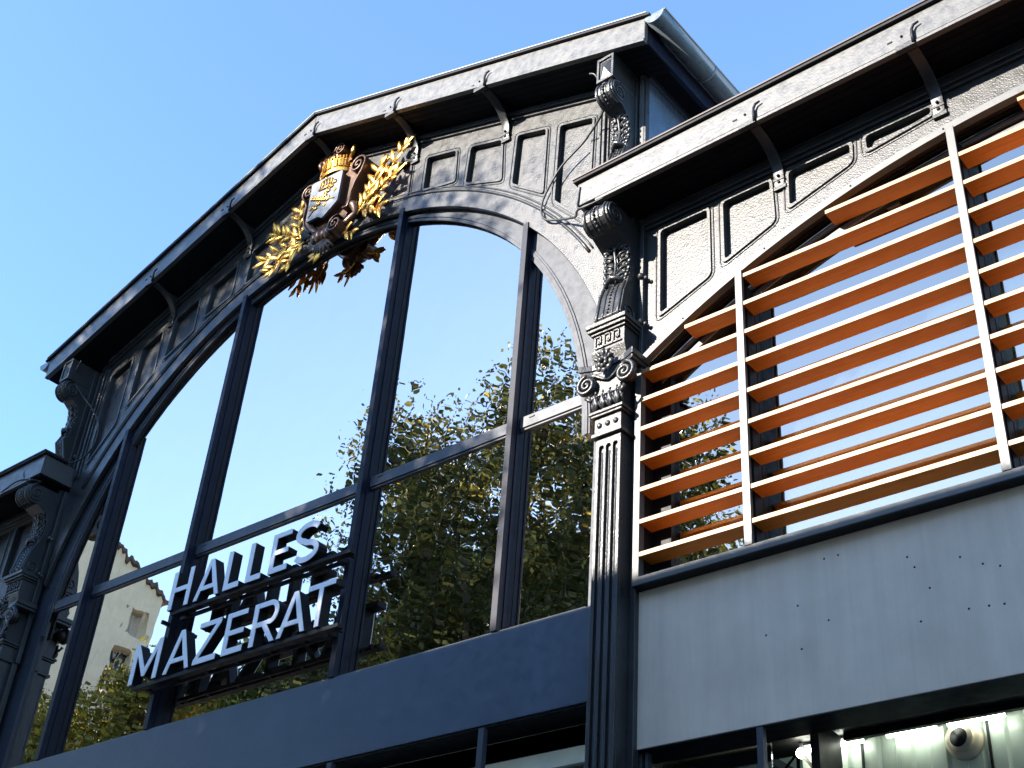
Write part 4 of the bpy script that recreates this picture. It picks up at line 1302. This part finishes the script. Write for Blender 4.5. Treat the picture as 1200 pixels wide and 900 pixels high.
# ================================================================== HOUSES ACROSS THE STREET
def house_row(name, label, x0, x1, ytop, mat, seed, yf=-15.0, depth=10, floors=4):
    r = random.Random(seed)
    h = thing(name, label, 'building', ((x0 + x1) / 2, yf, 0))
    W = (x1 - x0) / 2
    n = max(3, int((x1 - x0) / 2.6))
    fh = ytop / floors
    holes = []
    for f in range(floors):
        for k in range(n):
            c = -W + (k + 0.5) * 2 * W / n
            hw = 0.5 if f else 0.8
            z0 = f * fh + (0.9 if f else 0.15); z1 = f * fh + (2.5 if f else 2.6)
            z1 = min(z1, (f + 1) * fh - 0.35)
            holes.append([(c - hw, z0), (c + hw, z0), (c + hw, z1), (c - hw, z1)])
    def fl(p): return p
    MB().plate([[(-W, 0), (W, 0), (W, ytop), (-W, ytop)]] + holes, -0.3, 0.0).build('front_wall', mat, h)
    MB().box(-W, W, -depth, -0.32, 0, ytop - 0.05).build('house_body', mat, h)
    for q in holes:
        (a, z0), (b, _), (_, z1), _ = q
        w = MB()
        w.box(a, b, -0.22, -0.16, z0, z0 + 0.06); w.box(a, b, -0.22, -0.16, z1 - 0.06, z1); w.box(a, a + 0.06, -0.22, -0.16, z0 + .06, z1 - .06)
        w.box(b - 0.06, b, -0.22, -0.16, z0 + .06, z1 - .06); w.box((a + b) / 2 - 0.03, (a + b) / 2 + 0.03, -0.22, -0.16, z0 + .06, z1 - .06)
        wo_ = w.build('window', WHITE, h)
        MB().box(a, b, -0.20, -0.19, z0, z1).build('window_pane', WINDARK, wo_)
        MB().box(a - 0.08, b + 0.08, -0.05, 0.08, z0 - 0.08, z0 - 0.002).build('window_sill', STONE, wo_)
    MB().box(-W - 0.0, W + 0.0, -0.1, 0.35, ytop + 0.001, ytop + 0.18).build('cornice', STONE, h)
    rf = MB().plate([[(-depth - 0.2, ytop), (0.1, ytop + 0.19), (-depth / 2, ytop + 0.9)]], -W, W, axis='x').build('roof', TILE, h)
    return h
house_row('terraced_house', 'cream terraced house standing opposite the wide arched window', -16, -4.6, 12.3, PLASTER2, 1)
house_row('terraced_house', 'grey stone terraced house opposite the right hand column', -4.6, 5.2, 12.5, STONE, 2)
house_row('terraced_house', 'beige terraced house opposite the louvred wing', 5.2, 17, 12.4, PLASTER, 3)
house_row('terraced_house', 'pale terraced house farthest to the right across the street', 17, 30, 12.1, PLASTER2, 4)
# tall beige gable house seen mirrored in the left panes
gh = thing('gabled_house', 'tall beige rendered house with blank gable wall mirrored in the left panes', 'building', (-29.2, -13.9, 0))
zr, ze, hy = 22.7, 21.15, 3.4
prof = [(-hy, 0), (hy, 0), (hy, ze), (0, zr), (-hy, ze)]
h1 = [(-3.1, 19.45), (-2.1, 19.45), (-2.1, 20.45), (-3.1, 20.45)]
h2 = [(-2.9, 16.9), (-1.95, 16.9), (-1.95, 18.9), (-2.9, 18.9)]
MB().plate([prof, h1, h2], -0.55, 0.0, axis='x').build('gable_wall', PLASTER, gh)
MB().plate([prof], -11, -0.56, axis='x').build('house_body', PLASTER, gh)
for q in (h1, h2):
    fr_ = MB()
    a, z0 = q[0]; b, z1 = q[2]
    fr_.box(-0.40, -0.34, a, b, z0, z0 + 0.08); fr_.box(-0.40, -0.34, a, b, z1 - 0.08, z1); fr_.box(-0.40, -0.34, (a + b) / 2 - .04, (a + b) / 2 + .04, z0 + .08, z1 - .08)
    w = fr_.build('window', STONE, gh)
    MB().box(-0.45, -0.44, a, b, z0, z1).build('window_pane', PLASTER2 if q is h1 else WINDARK, w)
for s in (-1, 1):
    MB().plate([[(0, zr + 0.02), (s * (hy + 0.3), ze - 0.12), (s * (hy + 0.3), ze + 0.03), (0, zr + 0.17)]], -11.1, 0.12, axis='x').build('roof', TILE, gh)
MB().box(-1.6, -0.9, -0.6, 0.2, zr - 0.3, zr + 1.3).build('chimney', TILE, gh)

# ================================================================== TREES
def tree(name, label, base, height, clumps, leafm, n, lsize, seed, trunk_r=0.28, group=None):
    r = np.random.RandomState(seed)
    t = thing(name, label, 'tree', base, 0, group)
    tb = MB()
    zc = min(c[2] for c in clumps) * 0.75
    top = np.array([base[0] + 0.3, base[1], height * 0.62])
    tb.tube([(0, 0, -0.1), (0.05, 0.02, zc * 0.5), (0.1, 0, zc), (0.3, 0.1, height * 0.62)], [trunk_r * 1.25, trunk_r, trunk_r * 0.8, trunk_r * 0.35], 10)
    for c in clumps:
        e = np.array(c[:3]); zs = min(zc * 0.95, e[2] * 0.7)
        mid = np.array([e[0] * 0.45, e[1] * 0.45, zs + (e[2] - zs) * 0.55])
        tb.tube([(0.05, 0, zs), tuple(mid), tuple(e)], [trunk_r * 0.45, trunk_r * 0.24, 0.03], 6)
        for k in range(5):
            d = r.normal(size=3); d /= np.linalg.norm(d)
            tip = e + d * np.array(c[3]) * 0.85
            tb.tube([tuple(mid * .3 + e * .7), tuple(e * .5 + tip * .5 + r.normal(size=3) * .1), tuple(tip)], [0.05, 0.03, 0.008], 5)
    tb.build('trunk', BARK, t)
    # leaves clustered on twig points inside clumps
    vol = np.array([c[3][0] * c[3][1] * c[3][2] for c in clumps]) ** 0.8
    cnt = (n * vol / vol.sum()).astype(int)
    pos = []
    for c, k in zip(clumps, cnt):
        ntw = max(8, k // 30)
        d = r.normal(size=(ntw, 3)); d /= np.linalg.norm(d, axis=1)[:, None]
        rad = r.uniform(0.12, 1.0, size=(ntw, 1)) ** 0.5 * r.uniform(0.8, 1.12, size=(ntw, 1))
        tw = np.array(c[:3]) + d * rad * np.array(c[3])
        idx = r.randint(0, ntw, size=k)
        sp = r.normal(size=(k, 3)) * np.array([0.22, 0.22, 0.13]) * (0.5 + 0.5 * lsize / 0.15)
        pos.append(tw[idx] + sp)
    pos = np.concatenate(pos)
    N = len(pos)
    # five-point lobed leaf as 2 quads? use a folded quad pair -> 6 verts
    u = r.normal(size=(N, 3)); u /= np.linalg.norm(u, axis=1)[:, None]
    v = r.normal(size=(N, 3)); v[:, 2] *= 0.5
    v -= u * (u * v).sum(1)[:, None]; v /= np.linalg.norm(v, axis=1)[:, None]
    w = np.cross(u, v)
    s = lsize * r.uniform(0.6, 1.25, size=(N, 1))
    u = u * s; v = v * s; w = w * s
    V = np.stack([pos, pos + 0.45 * u + 0.48 * v + 0.1 * w, pos + 1.0 * u + 0.05 * w, pos + 0.45 * u - 0.48 * v + 0.1 * w], axis=1)
    me = bpy.data.meshes.new('crown')
    me.vertices.add(N * 4); me.vertices.foreach_set('co', V.reshape(-1))
    me.loops.add(N * 4); me.loops.foreach_set('vertex_index', np.arange(N * 4, dtype=np.int32))
    me.polygons.add(N)
    me.polygons.foreach_set('loop_start', np.arange(N, dtype=np.int32) * 4)
    me.polygons.foreach_set('loop_total', np.full(N, 4, dtype=np.int32))
    me.update(calc_edges=True); me.validate()
    me.materials.append(leafm)
    o = bpy.data.objects.new('crown', me); COL.objects.link(o); o.parent = t
    return t
# clump: x,y,z (local), radii
big = [(0, 0, 15.2, (3.2, 2.6, 2.8)), (-3.3, 0.2, 15.6, (1.8, 2.0, 2.6)), (-3.6, 0, 18.6, (1.2, 1.4, 1.8)), (0.9, 0, 18.3, (1.7, 1.6, 1.9)), (3.4, 0, 14.2, (2.4, 2.2, 2.2)),
       (4.9, 0.3, 15.6, (1.3, 1.3, 1.3)), (-1.7, 0, 17.6, (1.6, 1.6, 1.5)), (2.6, 0, 16.6, (1.6, 1.5, 1.5)), (-2.5, 0, 12.6, (3.0, 2.4, 1.6)), (2.5, 0, 11.8, (3.2, 2.4, 1.6)), (-5.0, 0, 12.8, (1.3, 1.5, 1.2)), (5.0, 0, 12.6, (1.5, 1.5, 1.3)), (0, 0, 11.0, (2.5, 2.0, 1.4))]
tree('plane_tree', 'tall plane tree across the street mirrored in the right panes of the arched window', (-8.0, -12.0, 0), 19, big, LEAF, 72000, 0.11, 3, 0.34)
yl = [(0, 0, 11.2, (2.6, 2.0, 2.4)), (2.4, 0, 12.6, (1.5, 1.5, 1.6)), (-2.6, 0, 12.2, (1.9, 1.6, 2.0)), (3.4, 0, 10.0, (1.8, 1.5, 1.8)), (-4.0, 0, 10.0, (1.8, 1.5, 1.8)), (0.5, 0, 8.8, (3.6, 2.0, 1.5))]
tree('plane_tree', 'yellowing plane tree in front of the gabled house, mirrored low in the left panes', (-20.5, -10.8, 0), 13, yl, LEAFY, 70000, 0.12, 5, 0.26)
bk = [(0, 0, 15.5, (3.6, 2.4, 3.2)), (-4.0, 0, 14.8, (3.0, 2.2, 2.8)), (4.0, 0, 15.6, (3.0, 2.2, 2.9)), (-1.5, 0, 18.2, (1.8, 1.6, 1.3)), (2.2, 0, 17.9, (2.0, 1.6, 1.5)), (6.4, 0, 14.0, (1.8, 1.8, 1.8)), (0, 0, 12.2, (4.6, 2.4, 1.8))]
tree('lime_tree', 'dark green lime tree behind the tall plane tree, mirrored low in the right panes', (-14.0, -17.8, 0), 18, bk, LEAFD, 75000, 0.16, 11, 0.32)
gl_ = [(0, 0, 9.5, (2.6, 2.2, 2.2)), (1.8, 0, 11.2, (1.6, 1.5, 1.4)), (-1.8, 0, 10.8, (1.7, 1.5, 1.6))]
tree('street_tree', 'dark green tree behind the yellow one, next to the gabled house', (-27.5, -20.5, 0), 17, [(a, b, z * 1.65, c) for a, b, z, c in gl_], LEAFD, 14000, 0.24, 8, 0.26)

# small joined relief that cannot be picked apart in the photograph
for o in bpy.data.objects:
    k = o.name.split('.')[0]
    if k in ('beading', 'bolt', 'spacer_bar', 'greek_key', 'shield_relief', 'acanthus_leaf', 'crown'):
        o['kind'] = 'stuff'
